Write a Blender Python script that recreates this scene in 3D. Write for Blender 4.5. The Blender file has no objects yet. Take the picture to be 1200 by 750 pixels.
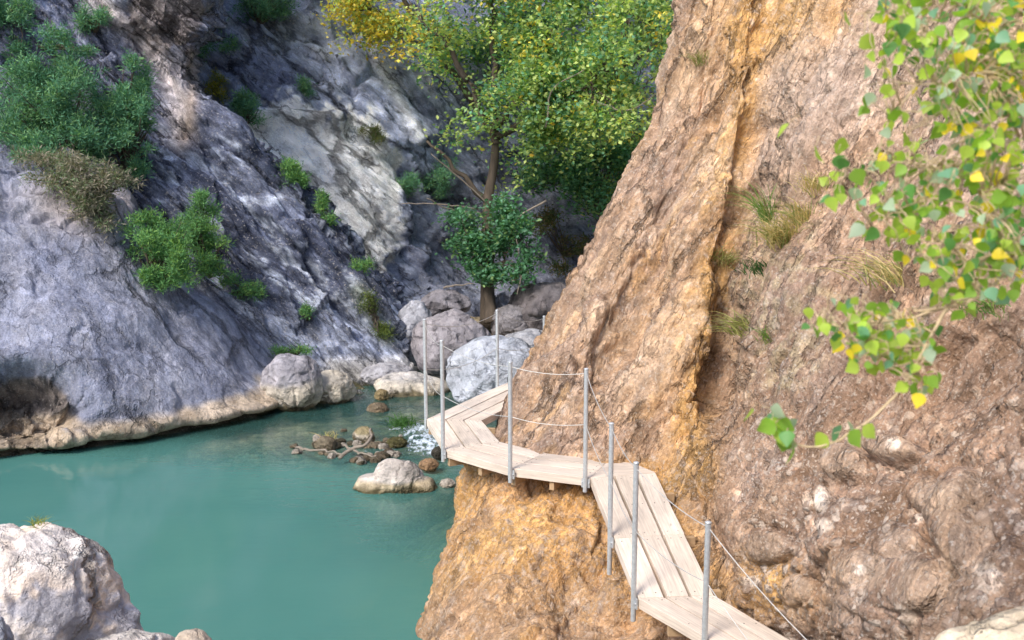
import bpy, math, random
import numpy as np
from mathutils import Vector
from mathutils.bvhtree import BVHTree

rng = np.random.default_rng(7)
random.seed(7)
scene = bpy.context.scene
COL = scene.collection
R = math.radians

# ------------------------------------------------------------------ camera model
F = 1200 * 35 / 36.0
PITCH = R(9)
CAM = np.array([0.0, 0.0, 4.5])
RT = np.array([1.0, 0, 0])
FW = np.array([0, math.cos(PITCH), -math.sin(PITCH)])
UP = np.array([0, math.sin(PITCH), math.cos(PITCH)])


def ray(px, py):
    return FW + RT * (px - 600) / F + UP * (375 - py) / F


def P(px, py, d):
    return CAM + d * ray(px, py)


def onz(px, py, z):
    r = ray(px, py)
    return CAM + r * ((z - CAM[2]) / r[2])


def project(p):
    q = p - CAM
    d = q @ FW
    d = np.where(np.abs(d) < 1e-3, 1e-3, d)
    return 600 + F * (q @ RT) / d, 375 - F * (q @ UP) / d, d


# ------------------------------------------------------------------ noise
def _hash(ix, iy, iz, seed):
    h = (ix.astype(np.uint32) * np.uint32(374761393) + iy.astype(np.uint32) * np.uint32(668265263)
         + iz.astype(np.uint32) * np.uint32(2246822519) + np.uint32((seed * 3266489917) & 0xffffffff))
    h ^= h >> np.uint32(15)
    h *= np.uint32(2246822519)
    h ^= h >> np.uint32(13)
    h *= np.uint32(3266489917)
    h ^= h >> np.uint32(16)
    return h


_G = np.array([[1, 1, 0], [-1, 1, 0], [1, -1, 0], [-1, -1, 0], [1, 0, 1], [-1, 0, 1], [1, 0, -1], [-1, 0, -1],
               [0, 1, 1], [0, -1, 1], [0, 1, -1], [0, -1, -1], [1, 1, 0], [-1, 1, 0], [0, -1, 1], [0, -1, -1]], float)


def perlin(p, seed=0):
    i = np.floor(p).astype(np.int64)
    f = p - i
    u = f * f * f * (f * (f * 6 - 15) + 10)
    out = 0
    for dx in (0, 1):
        wx = u[:, 0] if dx else 1 - u[:, 0]
        for dy in (0, 1):
            wy = u[:, 1] if dy else 1 - u[:, 1]
            for dz in (0, 1):
                wz = u[:, 2] if dz else 1 - u[:, 2]
                g = _G[_hash(i[:, 0] + dx, i[:, 1] + dy, i[:, 2] + dz, seed) & np.uint32(15)]
                out = out + wx * wy * wz * (g[:, 0] * (f[:, 0] - dx) + g[:, 1] * (f[:, 1] - dy) + g[:, 2] * (f[:, 2] - dz))
    return out


def fbm(p, octaves=4, seed=0, gain=0.5, lac=2.03):
    a, s, t = 1.0, 0.0, 0.0
    q = p.copy()
    for k in range(octaves):
        s = s + a * perlin(q, seed + k * 17)
        t += a
        a *= gain
        q = q * lac + 13.7
    return s / t


def ridged(p, octaves=3, seed=0, gain=0.5):
    a, s, t = 1.0, 0.0, 0.0
    q = p.copy()
    for k in range(octaves):
        s = s + a * (1 - 2.2 * np.abs(perlin(q, seed + k * 31)))
        t += a
        a *= gain
        q = q * 2.1 + 5.3
    return s / t


def worley(p, seed=0):
    """F1, F2 and a random value per cell"""
    i = np.floor(p).astype(np.int64)
    f1 = np.full(len(p), 9.0)
    f2 = np.full(len(p), 9.0)
    cid = np.zeros(len(p))
    for dx in (-1, 0, 1):
        for dy in (-1, 0, 1):
            for dz in (-1, 0, 1):
                c = i + np.array([dx, dy, dz])
                h = _hash(c[:, 0], c[:, 1], c[:, 2], seed)
                o = np.stack([(h & np.uint32(1023)) / 1023.0, ((h >> np.uint32(10)) & np.uint32(1023)) / 1023.0,
                              ((h >> np.uint32(20)) & np.uint32(1023)) / 1023.0], 1)
                d = np.linalg.norm(c + o - p, axis=1)
                near = d < f1
                f2 = np.where(near, f1, np.minimum(f2, d))
                cid = np.where(near, (h % np.uint32(997)) / 997.0, cid)
                f1 = np.where(near, d, f1)
    return f1, f2, cid


def facets(p, seed=0):
    """broken-stone relief: every cell is a plane of its own tilt"""
    i = np.floor(p).astype(np.int64)
    f1 = np.full(len(p), 9.0)
    val = np.zeros(len(p))
    for dx in (-1, 0, 1):
        for dy in (-1, 0, 1):
            for dz in (-1, 0, 1):
                c = i + np.array([dx, dy, dz])
                h = _hash(c[:, 0], c[:, 1], c[:, 2], seed)
                o = np.stack([(h & np.uint32(1023)) / 1023.0, ((h >> np.uint32(10)) & np.uint32(1023)) / 1023.0,
                              ((h >> np.uint32(20)) & np.uint32(1023)) / 1023.0], 1)
                e = p - (c + o)
                d = np.abs(e).max(axis=1) * .5 + np.linalg.norm(e, axis=1) * .5
                h2 = _hash(c[:, 0], c[:, 1], c[:, 2], seed + 77)
                g = np.stack([(h2 & np.uint32(1023)) / 1023.0, ((h2 >> np.uint32(10)) & np.uint32(1023)) / 1023.0,
                              ((h2 >> np.uint32(20)) & np.uint32(1023)) / 1023.0], 1) - .5
                near = d < f1
                val = np.where(near, np.sum(g * e, axis=1) * 1.6, val)
                f1 = np.where(near, d, f1)
    return val


def sstep(a, b, x):
    t = np.clip((x - a) / (b - a), 0, 1)
    return t * t * (3 - 2 * t)


def blob(px, py, cx, cy, rx, ry, soft=0.5):
    r = np.sqrt(((px - cx) / rx) ** 2 + ((py - cy) / ry) ** 2)
    return 1 - sstep(1 - soft, 1 + soft, r)


def lerp(a, b, t):
    t = np.asarray(t)
    if t.ndim == 1 and np.ndim(a) >= 1 and np.shape(a)[-1] == 3:
        t = t[:, None]
    return a * (1 - t) + b * t


def segdist(px, py, pts):
    """pixel distance to a polyline (used at build time to lay out rock bands)"""
    best = np.full(px.shape, 1e9)
    for (ax, ay), (bx, by) in zip(pts[:-1], pts[1:]):
        vx, vy = bx - ax, by - ay
        t = np.clip(((px - ax) * vx + (py - ay) * vy) / (vx * vx + vy * vy), 0, 1)
        best = np.minimum(best, np.hypot(px - ax - t * vx, py - ay - t * vy))
    return best


# ------------------------------------------------------------------ mesh helpers
def mesh_np(name, verts, quads=None, tris=None, col=None, smooth=True, attrs=None):
    me = bpy.data.meshes.new(name)
    verts = np.asarray(verts, np.float32)
    me.vertices.add(len(verts))
    me.vertices.foreach_set('co', verts.ravel())
    idx, starts, n = [], [], 0
    for arr, k in ((quads, 4), (tris, 3)):
        if arr is not None and len(arr):
            arr = np.asarray(arr, np.int32)
            idx.append(arr.ravel())
            starts.append(n + np.arange(len(arr), dtype=np.int32) * k)
            n += arr.size
    idx = np.concatenate(idx)
    starts = np.concatenate(starts)
    me.loops.add(n)
    me.loops.foreach_set('vertex_index', idx)
    me.polygons.add(len(starts))
    me.polygons.foreach_set('loop_start', starts)
    me.update(calc_edges=True)
    me.polygons.foreach_set('use_smooth', np.full(len(starts), smooth))
    if col is not None:
        a = me.color_attributes.new('Col', 'FLOAT_COLOR', 'POINT')
        c4 = np.ones((len(verts), 4), np.float32)
        c4[:, :3] = np.clip(col, 0.004, 0.9)
        a.data.foreach_set('color', c4.ravel())
    for k, v in (attrs or {}).items():
        a = me.attributes.new(k, 'FLOAT', 'POINT')
        a.data.foreach_set('value', np.asarray(v, np.float32))
    me.validate()
    return me


def link(name, me, mat, parent=None, origin=None):
    if origin is not None:
        o_ = np.array(origin, np.float32)
        co = np.empty(len(me.vertices) * 3, np.float32)
        me.vertices.foreach_get('co', co)
        me.vertices.foreach_set('co', (co.reshape(-1, 3) - o_).ravel())
        me.update()
    o = bpy.data.objects.new(name, me)
    COL.objects.link(o)
    if mat:
        me.materials.append(mat)
    if parent is not None:
        o.parent = parent
    elif origin is not None:
        o.location = origin
    return o


def tag(o, label, cat, group=None, kind=None):
    o['label'] = label
    o['category'] = cat
    if group:
        o['group'] = group
    if kind:
        o['kind'] = kind
    return o


def empty(name, loc):
    o = bpy.data.objects.new(name, None)
    COL.objects.link(o)
    o.location = loc
    o.empty_display_size = 0.1
    return o


class MB:
    """collects boxes, tubes and leaves and builds ONE mesh"""

    def __init__(self):
        self.v, self.q, self.t, self.c, self.n = [], [], [], [], 0

    def add(self, v, q=None, t=None, c=None):
        v = np.asarray(v, float)
        if q is not None and len(q):
            self.q.append(np.asarray(q) + self.n)
        if t is not None and len(t):
            self.t.append(np.asarray(t) + self.n)
        self.v.append(v)
        self.c.append(np.tile(np.array(c if c is not None else (.5, .5, .5), float), (len(v), 1)) if np.ndim(c) < 2 else c)
        self.n += len(v)

    def tube(self, pts, rad, n=7, c=None, wob=0.0):
        pts = np.asarray(pts, float)
        m = len(pts)
        rad = np.broadcast_to(np.asarray(rad, float), (m,))
        tan = np.gradient(pts, axis=0)
        tan /= np.linalg.norm(tan, axis=1)[:, None] + 1e-9
        ref = np.array([0.31, 0.17, 0.93]) if abs(tan[0][2]) < .8 else np.array([0.9, 0.3, 0.1])
        vs = []
        for k in range(m):
            a = np.cross(tan[k], ref)
            a /= np.linalg.norm(a) + 1e-9
            b = np.cross(tan[k], a)
            th = np.arange(n) * 2 * math.pi / n
            r = rad[k] * (1 + wob * np.sin(th * 3 + k * 1.3))
            vs.append(pts[k] + np.outer(np.cos(th) * r, a) + np.outer(np.sin(th) * r, b))
        v = np.concatenate(vs + [pts[:1], pts[-1:]])
        q = [[k * n + j, k * n + (j + 1) % n, (k + 1) * n + (j + 1) % n, (k + 1) * n + j] for k in range(m - 1) for j in range(n)]
        t = [[m * n, (j + 1) % n, j] for j in range(n)] + [[m * n + 1, (m - 1) * n + j, (m - 1) * n + (j + 1) % n] for j in range(n)]
        self.add(v, q, t, c)

    def prism(self, poly, up, c=None):
        """closed prism: polygon (k,3) is the top face, up = vector from top to bottom"""
        poly = np.asarray(poly, float)
        k = len(poly)
        v = np.concatenate([poly, poly + up])
        q = [[i, i + k, (i + 1) % k + k, (i + 1) % k] for i in range(k)]
        assert k == 4
        q += [[0, 1, 2, 3], [7, 6, 5, 4]]
        self.add(v, q, None, c)

    def build(self, name, mat, parent=None, origin=None, smooth=False):
        me = mesh_np(name, np.concatenate(self.v), np.concatenate(self.q) if self.q else None,
                     np.concatenate(self.t) if self.t else None, np.concatenate(self.c), smooth)
        return link(name, me, mat, parent, origin)


def bevelled(o, w=0.004, seg=2):
    m = o.modifiers.new('bevel', 'BEVEL')
    m.width = w
    m.segments = seg
    m.limit_method = 'ANGLE'
    return o


# ------------------------------------------------------------------ materials
def newmat(name):
    m = bpy.data.materials.new(name)
    m.use_nodes = True
    nt = m.node_tree
    for n in list(nt.nodes):
        nt.nodes.remove(n)
    return m, nt, nt.nodes, nt.links


def rock_mat(name, scale=1.0, stretch=(1, 1, 1), rot=(0, 0, 0), cells=((2, .8), (6, .8), (19, .7)), grain=.02, peb=0.0, pebscale=9.0,
             rough=0.9, spot=0.2, cont=0.5, tint=(1.06, .97, .88), vein=.4, warp=.05, cracks=((1.2, .5), (4, .4)), spotscale=48):
    """stretch: how much longer the grain is along each axis of the turned frame; cells: (per metre, tilt) of broken facets"""
    m, nt, N, L = newmat(name)
    out = N.new('ShaderNodeOutputMaterial')
    b = N.new('ShaderNodeBsdfPrincipled')
    b.inputs['Roughness'].default_value = rough
    b.inputs['Specular IOR Level'].default_value = 0.2
    L.new(b.outputs[0], out.inputs[0])
    tc = N.new('ShaderNodeTexCoord')
    obj = tc.outputs['Object']
    mp = N.new('ShaderNodeMapping')
    mp.vector_type = 'TEXTURE'
    mp.inputs['Rotation'].default_value = rot
    mp.inputs['Scale'].default_value = [k / scale for k in stretch]
    L.new(obj, mp.inputs['Vector'])

    def noise(sc, det, rough_=0.6, vec=mp.outputs[0], kind='FBM'):
        n = N.new('ShaderNodeTexNoise')
        n.noise_type = kind
        n.inputs['Scale'].default_value = sc
        n.inputs['Detail'].default_value = det
        n.inputs['Roughness'].default_value = rough_
        L.new(vec, n.inputs['Vector'])
        return n

    def ramp(src, lo, hi, a, bb):
        r = N.new('ShaderNodeMapRange')
        r.inputs['From Min'].default_value = lo
        r.inputs['From Max'].default_value = hi
        r.inputs['To Min'].default_value = a
        r.inputs['To Max'].default_value = bb
        L.new(src, r.inputs['Value'])
        return r.outputs[0]

    def math_(op, a, c):
        n = N.new('ShaderNodeMath')
        n.operation = op
        for k, v in enumerate((a, c)):
            if isinstance(v, (int, float)):
                n.inputs[k].default_value = v
            else:
                L.new(v, n.inputs[k])
        return n.outputs[0]

    def vec(op, a, c):
        n = N.new('ShaderNodeVectorMath')
        n.operation = op
        for k, v in enumerate((a, c)):
            if isinstance(v, (tuple, list)):
                n.inputs[k].default_value = v
            elif isinstance(v, (int, float)):
                n.inputs['Scale'].default_value = v
            else:
                L.new(v, n.inputs['Scale' if op == 'SCALE' and k else k])
        return n.outputs['Value' if op == 'DOT_PRODUCT' else 0]

    def mix(fac, a, c, mode='MIX'):
        n = N.new('ShaderNodeMixRGB')
        n.blend_type = mode
        for k, v in enumerate((fac, a, c)):
            if isinstance(v, (int, float)):
                n.inputs[k].default_value = v
            elif isinstance(v, (tuple, list)):
                n.inputs[k].default_value = (*v, 1)
            else:
                L.new(v, n.inputs[k])
        return n.outputs[0]
    nA = noise(3.0, 7, .7)
    nC = noise(30, 6, .7, obj)
    nD = noise(1.3, 5, .6)
    at = N.new('ShaderNodeAttribute')
    at.attribute_name = 'Col'
    tone = math_('MULTIPLY', ramp(nA.outputs['Fac'], .32, .68, 1 - cont * .7, 1 + cont * .7), ramp(nC.outputs['Fac'], .32, .68, 1 - cont * .6, 1 + cont * .6))
    wq = vec('ADD', mp.outputs[0], vec('SCALE', vec('SUBTRACT', noise(3.5, 4, .6).outputs['Color'], (.5, .5, .5)), warp * 2))
    height = math_('MULTIPLY', math_('SUBTRACT', nA.outputs['Fac'], .5), .10)
    height = math_('ADD', height, math_('MULTIPLY', nC.outputs['Fac'], grain))
    for k, (sc, tilt) in enumerate(cells):
        vo = N.new('ShaderNodeTexVoronoi')
        vo.distance = 'MANHATTAN' if k % 2 else 'EUCLIDEAN'
        vo.inputs['Scale'].default_value = sc
        L.new(wq, vo.inputs['Vector'])
        dot = vec('DOT_PRODUCT', vec('SUBTRACT', vo.outputs['Color'], (.5, .5, .5)), vec('SUBTRACT', wq, vo.outputs['Position']))
        height = math_('ADD', height, math_('MULTIPLY', dot, tilt))
        sep = N.new('ShaderNodeSeparateColor')
        L.new(vo.outputs['Color'], sep.inputs[0])
        tone = math_('MULTIPLY', tone, ramp(sep.outputs[2], 0, 1, 1 - cont * .28, 1 + cont * .28))
    # weathered veins that run with the grain
    nV = noise(4.2, 5, .6, wq, 'RIDGED_MULTIFRACTAL')
    pa = N.new('ShaderNodeAttribute')
    pa.attribute_name = 'peb'
    open_ = math_('SUBTRACT', 1, math_('MULTIPLY', pa.outputs['Fac'], .9))
    veins = math_('MULTIPLY', ramp(nV.outputs['Fac'], .9, 1.9, 0, vein), open_)
    tone = math_('MULTIPLY', tone, math_('SUBTRACT', 1, veins))
    # sharp joints: thin jagged lines, only here and there
    jw = vec('ADD', mp.outputs[0], vec('SCALE', vec('SUBTRACT', noise(2.6, 5, .68).outputs['Color'], (.5, .5, .5)), .55))
    for k, (sc, amt) in enumerate(cracks):
        vo = N.new('ShaderNodeTexVoronoi')
        vo.feature = 'DISTANCE_TO_EDGE'
        vo.inputs['Scale'].default_value = sc
        L.new(jw, vo.inputs['Vector'])
        gate = math_('MULTIPLY', ramp(noise(sc * .6, 3, .6).outputs['Fac'], .46, .56, 0, 1), open_)
        line = math_('MULTIPLY', ramp(vo.outputs['Distance'], .012, .05, 1, 0), gate)
        tone = math_('MULTIPLY', tone, math_('SUBTRACT', 1, math_('MULTIPLY', line, amt)))
        height = math_('SUBTRACT', height, math_('MULTIPLY', line, .06 / sc))
    col = vec('SCALE', at.outputs['Color'], tone)
    if peb:
        pw = vec('ADD', obj, vec('SCALE', nA.outputs['Color'], .12))
        for sc, amt in ((pebscale, peb), (pebscale * 2.2, peb * .9), (pebscale * 4.6, peb * .9)):
            vo = N.new('ShaderNodeTexVoronoi')
            vo.inputs['Scale'].default_value = sc
            L.new(pw, vo.inputs['Vector'])
            sep = N.new('ShaderNodeSeparateColor')
            L.new(vo.outputs['Color'], sep.inputs[0])
            mask = math_('MULTIPLY', ramp(vo.outputs['Distance'], .34, .44, 1, 0), ramp(sep.outputs[0], .5, .55, 0, 1))
            mask = math_('MULTIPLY', mask, pa.outputs['Fac'])
            cr = N.new('ShaderNodeValToRGB')
            cr.color_ramp.elements[0].color = (.20, .145, .115, 1)
            cr.color_ramp.elements[1].color = (.66, .57, .50, 1)
            e = cr.color_ramp.elements.new(.6)
            e.color = (.40, .31, .26, 1)
            L.new(sep.outputs[1], cr.inputs[0])
            col = mix(math_('MULTIPLY', mask, amt), col, cr.outputs[0])
            height = math_('ADD', height, math_('MULTIPLY', math_('MULTIPLY', mask, ramp(vo.outputs['Distance'], 0, .45, 1, .4)), .22 / sc))
    col = mix(ramp(noise(spotscale, 3, .6, obj).outputs['Fac'], .58, .66, 0, spot), col, (.60, .57, .54))
    col = mix(ramp(nD.outputs['Fac'], .4, .68, 0, 1), col, tint, 'MULTIPLY')
    L.new(col, b.inputs['Base Color'])
    bp = N.new('ShaderNodeBump')
    bp.inputs['Strength'].default_value = 1.0
    bp.inputs['Distance'].default_value = 1.0
    L.new(height, bp.inputs['Height'])
    L.new(bp.outputs[0], b.inputs['Normal'])
    return m


def leaf_mat(name, trans=0.35, rough=0.5, spec=0.3):
    m, nt, N, L = newmat(name)
    out = N.new('ShaderNodeOutputMaterial')
    b = N.new('ShaderNodeBsdfPrincipled')
    b.inputs['Roughness'].default_value = rough
    b.inputs['Specular IOR Level'].default_value = spec
    at = N.new('ShaderNodeAttribute')
    at.attribute_name = 'Col'
    L.new(at.outputs['Color'], b.inputs['Base Color'])
    tr = N.new('ShaderNodeBsdfTranslucent')
    mu = N.new('ShaderNodeMixRGB')
    mu.blend_type = 'MULTIPLY'
    mu.inputs[0].default_value = 1
    mu.inputs[2].default_value = (1.6, 1.7, .7, 1)
    L.new(at.outputs['Color'], mu.inputs[1])
    L.new(mu.outputs[0], tr.inputs['Color'])
    mx = N.new('ShaderNodeMixShader')
    mx.inputs[0].default_value = trans
    L.new(b.outputs[0], mx.inputs[1])
    L.new(tr.outputs[0], mx.inputs[2])
    L.new(mx.outputs[0], out.inputs[0])
    return m


def simple_mat(name, color, rough=0.6, metal=0.0, nscale=20, nvar=0.2, bump=0.1, stretch=(1, 1, 1), attr=False, dist=0.01):
    m, nt, N, L = newmat(name)
    out = N.new('ShaderNodeOutputMaterial')
    b = N.new('ShaderNodeBsdfPrincipled')
    L.new(b.outputs[0], out.inputs[0])
    b.inputs['Roughness'].default_value = rough
    b.inputs['Metallic'].default_value = metal
    tc = N.new('ShaderNodeTexCoord')
    mp = N.new('ShaderNodeMapping')
    mp.inputs['Scale'].default_value = stretch
    L.new(tc.outputs['Object'], mp.inputs['Vector'])
    n = N.new('ShaderNodeTexNoise')
    n.inputs['Scale'].default_value = nscale
    n.inputs['Detail'].default_value = 6
    n.inputs['Roughness'].default_value = .65
    L.new(mp.outputs[0], n.inputs['Vector'])
    r = N.new('ShaderNodeMapRange')
    r.inputs['From Min'].default_value = .3
    r.inputs['From Max'].default_value = .7
    r.inputs['To Min'].default_value = 1 - nvar
    r.inputs['To Max'].default_value = 1 + nvar
    L.new(n.outputs['Fac'], r.inputs['Value'])
    sc = N.new('ShaderNodeVectorMath')
    sc.operation = 'SCALE'
    if attr:
        a = N.new('ShaderNodeAttribute')
        a.attribute_name = 'Col'
        L.new(a.outputs['Color'], sc.inputs[0])
    else:
        sc.inputs[0].default_value = color
    L.new(r.outputs[0], sc.inputs['Scale'])
    L.new(sc.outputs[0], b.inputs['Base Color'])
    bp = N.new('ShaderNodeBump')
    bp.inputs['Strength'].default_value = bump
    bp.inputs['Distance'].default_value = dist
    L.new(n.outputs['Fac'], bp.inputs['Height'])
    L.new(bp.outputs[0], b.inputs['Normal'])
    return m


def water_mat():
    m, nt, N, L = newmat('river_water')
    out = N.new('ShaderNodeOutputMaterial')
    tc = N.new('ShaderNodeTexCoord')
    mp = N.new('ShaderNodeMapping')
    mp.inputs['Scale'].default_value = (1.0, 2.2, 1)
    L.new(tc.outputs['Object'], mp.inputs['Vector'])
    n1 = N.new('ShaderNodeTexNoise')
    n1.inputs['Scale'].default_value = 3.2
    n1.inputs['Detail'].default_value = 4
    n1.inputs['Roughness'].default_value = .55
    L.new(mp.outputs[0], n1.inputs['Vector'])
    n0 = N.new('ShaderNodeTexNoise')
    n0.inputs['Scale'].default_value = .45
    n0.inputs['Detail'].default_value = 2
    L.new(tc.outputs['Object'], n0.inputs['Vector'])
    ag = N.new('ShaderNodeAttribute')
    ag.attribute_name = 'ripple'
    st = N.new('ShaderNodeMath')
    st.operation = 'MULTIPLY'
    mr0 = N.new('ShaderNodeMapRange')
    mr0.inputs['From Min'].default_value = .4
    mr0.inputs['From Max'].default_value = .62
    mr0.inputs['To Min'].default_value = .35
    mr0.inputs['To Max'].default_value = 1.0
    L.new(n0.outputs['Fac'], mr0.inputs['Value'])
    L.new(ag.outputs['Fac'], st.inputs[0])
    L.new(mr0.outputs[0], st.inputs[1])
    bp = N.new('ShaderNodeBump')
    bp.inputs['Distance'].default_value = .06
    L.new(st.outputs[0], bp.inputs['Strength'])
    L.new(n1.outputs['Fac'], bp.inputs['Height'])
    fr = N.new('ShaderNodeFresnel')
    fr.inputs['IOR'].default_value = 1.33
    L.new(bp.outputs[0], fr.inputs['Normal'])
    gl = N.new('ShaderNodeBsdfGlossy')
    gl.inputs['Roughness'].default_value = .012
    L.new(bp.outputs[0], gl.inputs['Normal'])
    # body of the water: milky teal suspension over a bed seen through the shallows
    df = N.new('ShaderNodeBsdfDiffuse')
    mxc = N.new('ShaderNodeMixRGB')
    mxc.inputs[1].default_value = (.105, .275, .240, 1)
    mxc.inputs[2].default_value = (.062, .215, .200, 1)
    L.new(n0.outputs['Fac'], mxc.inputs[0])
    L.new(mxc.outputs[0], df.inputs['Color'])
    tr = N.new('ShaderNodeBsdfTransparent')
    tr.inputs['Color'].default_value = (.80, .92, .88, 1)
    al = N.new('ShaderNodeAttribute')
    al.attribute_name = 'murk'
    body = N.new('ShaderNodeMixShader')
    L.new(al.outputs['Fac'], body.inputs[0])
    L.new(tr.outputs[0], body.inputs[1])
    L.new(df.outputs[0], body.inputs[2])
    s = N.new('ShaderNodeMixShader')
    L.new(fr.outputs[0], s.inputs[0])
    L.new(body.outputs[0], s.inputs[1])
    L.new(gl.outputs[0], s.inputs[2])
    # white water of the little rapid
    fo = N.new('ShaderNodeAttribute')
    fo.attribute_name = 'foam'
    mpf = N.new('ShaderNodeMapping')
    mpf.inputs['Scale'].default_value = (3.0, 1.2, 1)
    mpf.inputs['Rotation'].default_value = (0, 0, R(35))
    L.new(tc.outputs['Object'], mpf.inputs['Vector'])
    nf = N.new('ShaderNodeTexNoise')
    nf.inputs['Scale'].default_value = 4.5
    nf.inputs['Detail'].default_value = 6
    nf.inputs['Roughness'].default_value = .7
    L.new(mpf.outputs[0], nf.inputs['Vector'])
    ad = N.new('ShaderNodeMath')
    ad.operation = 'MULTIPLY_ADD'
    L.new(fo.outputs['Fac'], ad.inputs[0])
    ad.inputs[1].default_value = .55
    L.new(nf.outputs['Fac'], ad.inputs[2])
    mr = N.new('ShaderNodeMapRange')
    mr.inputs['From Min'].default_value = .97
    mr.inputs['From Max'].default_value = 1.12
    L.new(ad.outputs[0], mr.inputs['Value'])
    fd = N.new('ShaderNodeBsdfDiffuse')
    fd.inputs['Color'].default_value = (.56, .64, .74, 1)
    s2 = N.new('ShaderNodeMixShader')
    L.new(mr.outputs[0], s2.inputs[0])
    L.new(s.outputs[0], s2.inputs[1])
    L.new(fd.outputs[0], s2.inputs[2])
    L.new(s2.outputs[0], out.inputs[0])
    return m


M_cong = rock_mat('conglomerate', stretch=(.7, 1, 2.2), rot=(0, R(25), 0), cells=((4, .45), (13, .6), (38, .6)), grain=.018, peb=.9, pebscale=11, spot=.45, cont=.46, tint=(1.08, .97, .82), vein=.5,
                  cracks=((1.6, .55), (5, .5)), spotscale=36)
M_slab = rock_mat('grey_limestone', stretch=(.8, .9, 1.3), rot=(0, R(-12), 0), cells=((1.3, .10), (6, .22), (20, .42)), grain=.022, spot=.3, cont=.36, tint=(.98, .99, 1.03), vein=.5,
                  cracks=((.45, .45), (2.0, .22)), spotscale=26)
M_strata = rock_mat('layered_limestone', stretch=(4.2, 1.1, .7), rot=(0, R(45), 0), cells=((1.5, .6), (5, .9), (16, .9)), grain=.045, spot=.5, cont=.65, tint=(.95, .98, 1.06), vein=.7,
                    cracks=((1.0, .7), (3, .6)), spotscale=20)
M_far = rock_mat('far_limestone', stretch=(2.4, 1, .8), rot=(0, R(42), 0), cells=((1.1, .45), (4, .8), (13, .9)), grain=.06, spot=.35, cont=.46, tint=(.97, .99, 1.04), vein=.5, warp=.08,
                 cracks=((.6, .65), (2, .6)), spotscale=16)
M_boulder = rock_mat('river_boulder', cells=((1.2, .2), (5, .22), (22, .3)), grain=.012, spot=.15, cont=.24, tint=(1.02, .99, .95), vein=.15, cracks=((.9, .5), (3, .25)))
M_small = rock_mat('small_stone', scale=2, cells=((3, .3), (9, .3)), grain=.01, spot=.15, cont=.35, vein=.3)
M_bed = rock_mat('gravel_bed', cells=((6, .5), (18, .5)), grain=.02, spot=.2, cont=.6)
M_leaf = leaf_mat('broadleaf', .4)
M_needle = leaf_mat('juniper_spray', .2, .6, .2)
M_grass = leaf_mat('grass_blade', .3, .6, .2)
M_poplar = leaf_mat('poplar_leaf', .5, .45, .4)
M_bark = simple_mat('bark', (.085, .066, .05), .9, 0, 9, .45, .8, (1, 1, .25), dist=.03)
M_twig = simple_mat('pale_twig', (.52, .40, .25), .8, 0, 30, .25, .3)
M_dead = simple_mat('dead_wood', (.23, .195, .16), .85, 0, 20, .3, .4)
def plank_mat():
    m, nt, N, L = newmat('pale_deck_board')
    out = N.new('ShaderNodeOutputMaterial')
    b = N.new('ShaderNodeBsdfPrincipled')
    b.inputs['Roughness'].default_value = .75
    L.new(b.outputs[0], out.inputs[0])
    comb = N.new('ShaderNodeCombineXYZ')
    for k, nm in enumerate(('along', 'across', 'board')):
        a = N.new('ShaderNodeAttribute')
        a.attribute_name = nm
        L.new(a.outputs['Fac'], comb.inputs[k])
    at = N.new('ShaderNodeAttribute')
    at.attribute_name = 'Col'

    def tex(sx, sy, det, lo, hi, a, bb):
        mp = N.new('ShaderNodeMapping')
        mp.inputs['Scale'].default_value = (sx, sy, 3.7)
        L.new(comb.outputs[0], mp.inputs['Vector'])
        n = N.new('ShaderNodeTexNoise')
        n.inputs['Scale'].default_value = 1
        n.inputs['Detail'].default_value = det
        n.inputs['Roughness'].default_value = .65
        L.new(mp.outputs[0], n.inputs['Vector'])
        r = N.new('ShaderNodeMapRange')
        for nm, v_ in zip(('From Min', 'From Max', 'To Min', 'To Max'), (lo, hi, a, bb)):
            r.inputs[nm].default_value = v_
        L.new(n.outputs['Fac'], r.inputs['Value'])
        return r.outputs[0]
    grain = tex(2.5, 70, 5, .35, .65, .80, 1.12)
    patch = tex(1.8, 4, 6, .36, .68, 1.08, .76)
    knot = tex(6, 14, 1, .74, .80, 1, .55)
    p1 = N.new('ShaderNodeMath')
    p1.operation = 'MULTIPLY'
    L.new(grain, p1.inputs[0])
    L.new(patch, p1.inputs[1])
    p2 = N.new('ShaderNodeMath')
    p2.operation = 'MULTIPLY'
    L.new(p1.outputs[0], p2.inputs[0])
    L.new(knot, p2.inputs[1])
    sc = N.new('ShaderNodeVectorMath')
    sc.operation = 'SCALE'
    L.new(at.outputs['Color'], sc.inputs[0])
    L.new(p2.outputs[0], sc.inputs['Scale'])
    L.new(sc.outputs[0], b.inputs['Base Color'])
    bp = N.new('ShaderNodeBump')
    bp.inputs['Strength'].default_value = .4
    bp.inputs['Distance'].default_value = .004
    L.new(grain, bp.inputs['Height'])
    L.new(bp.outputs[0], b.inputs['Normal'])
    return m


M_plank = plank_mat()
M_beam = simple_mat('joist_timber', (.42, .29, .17), .75, 0, 14, .25, .2)
M_steel = simple_mat('galvanised_steel', (.56, .59, .62), .45, .45, 40, .16, .05, dist=.002)
M_cable = simple_mat('steel_cable', (.56, .55, .53), .45, .4, 200, .15, .2, dist=.001)
M_water = water_mat()

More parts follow.
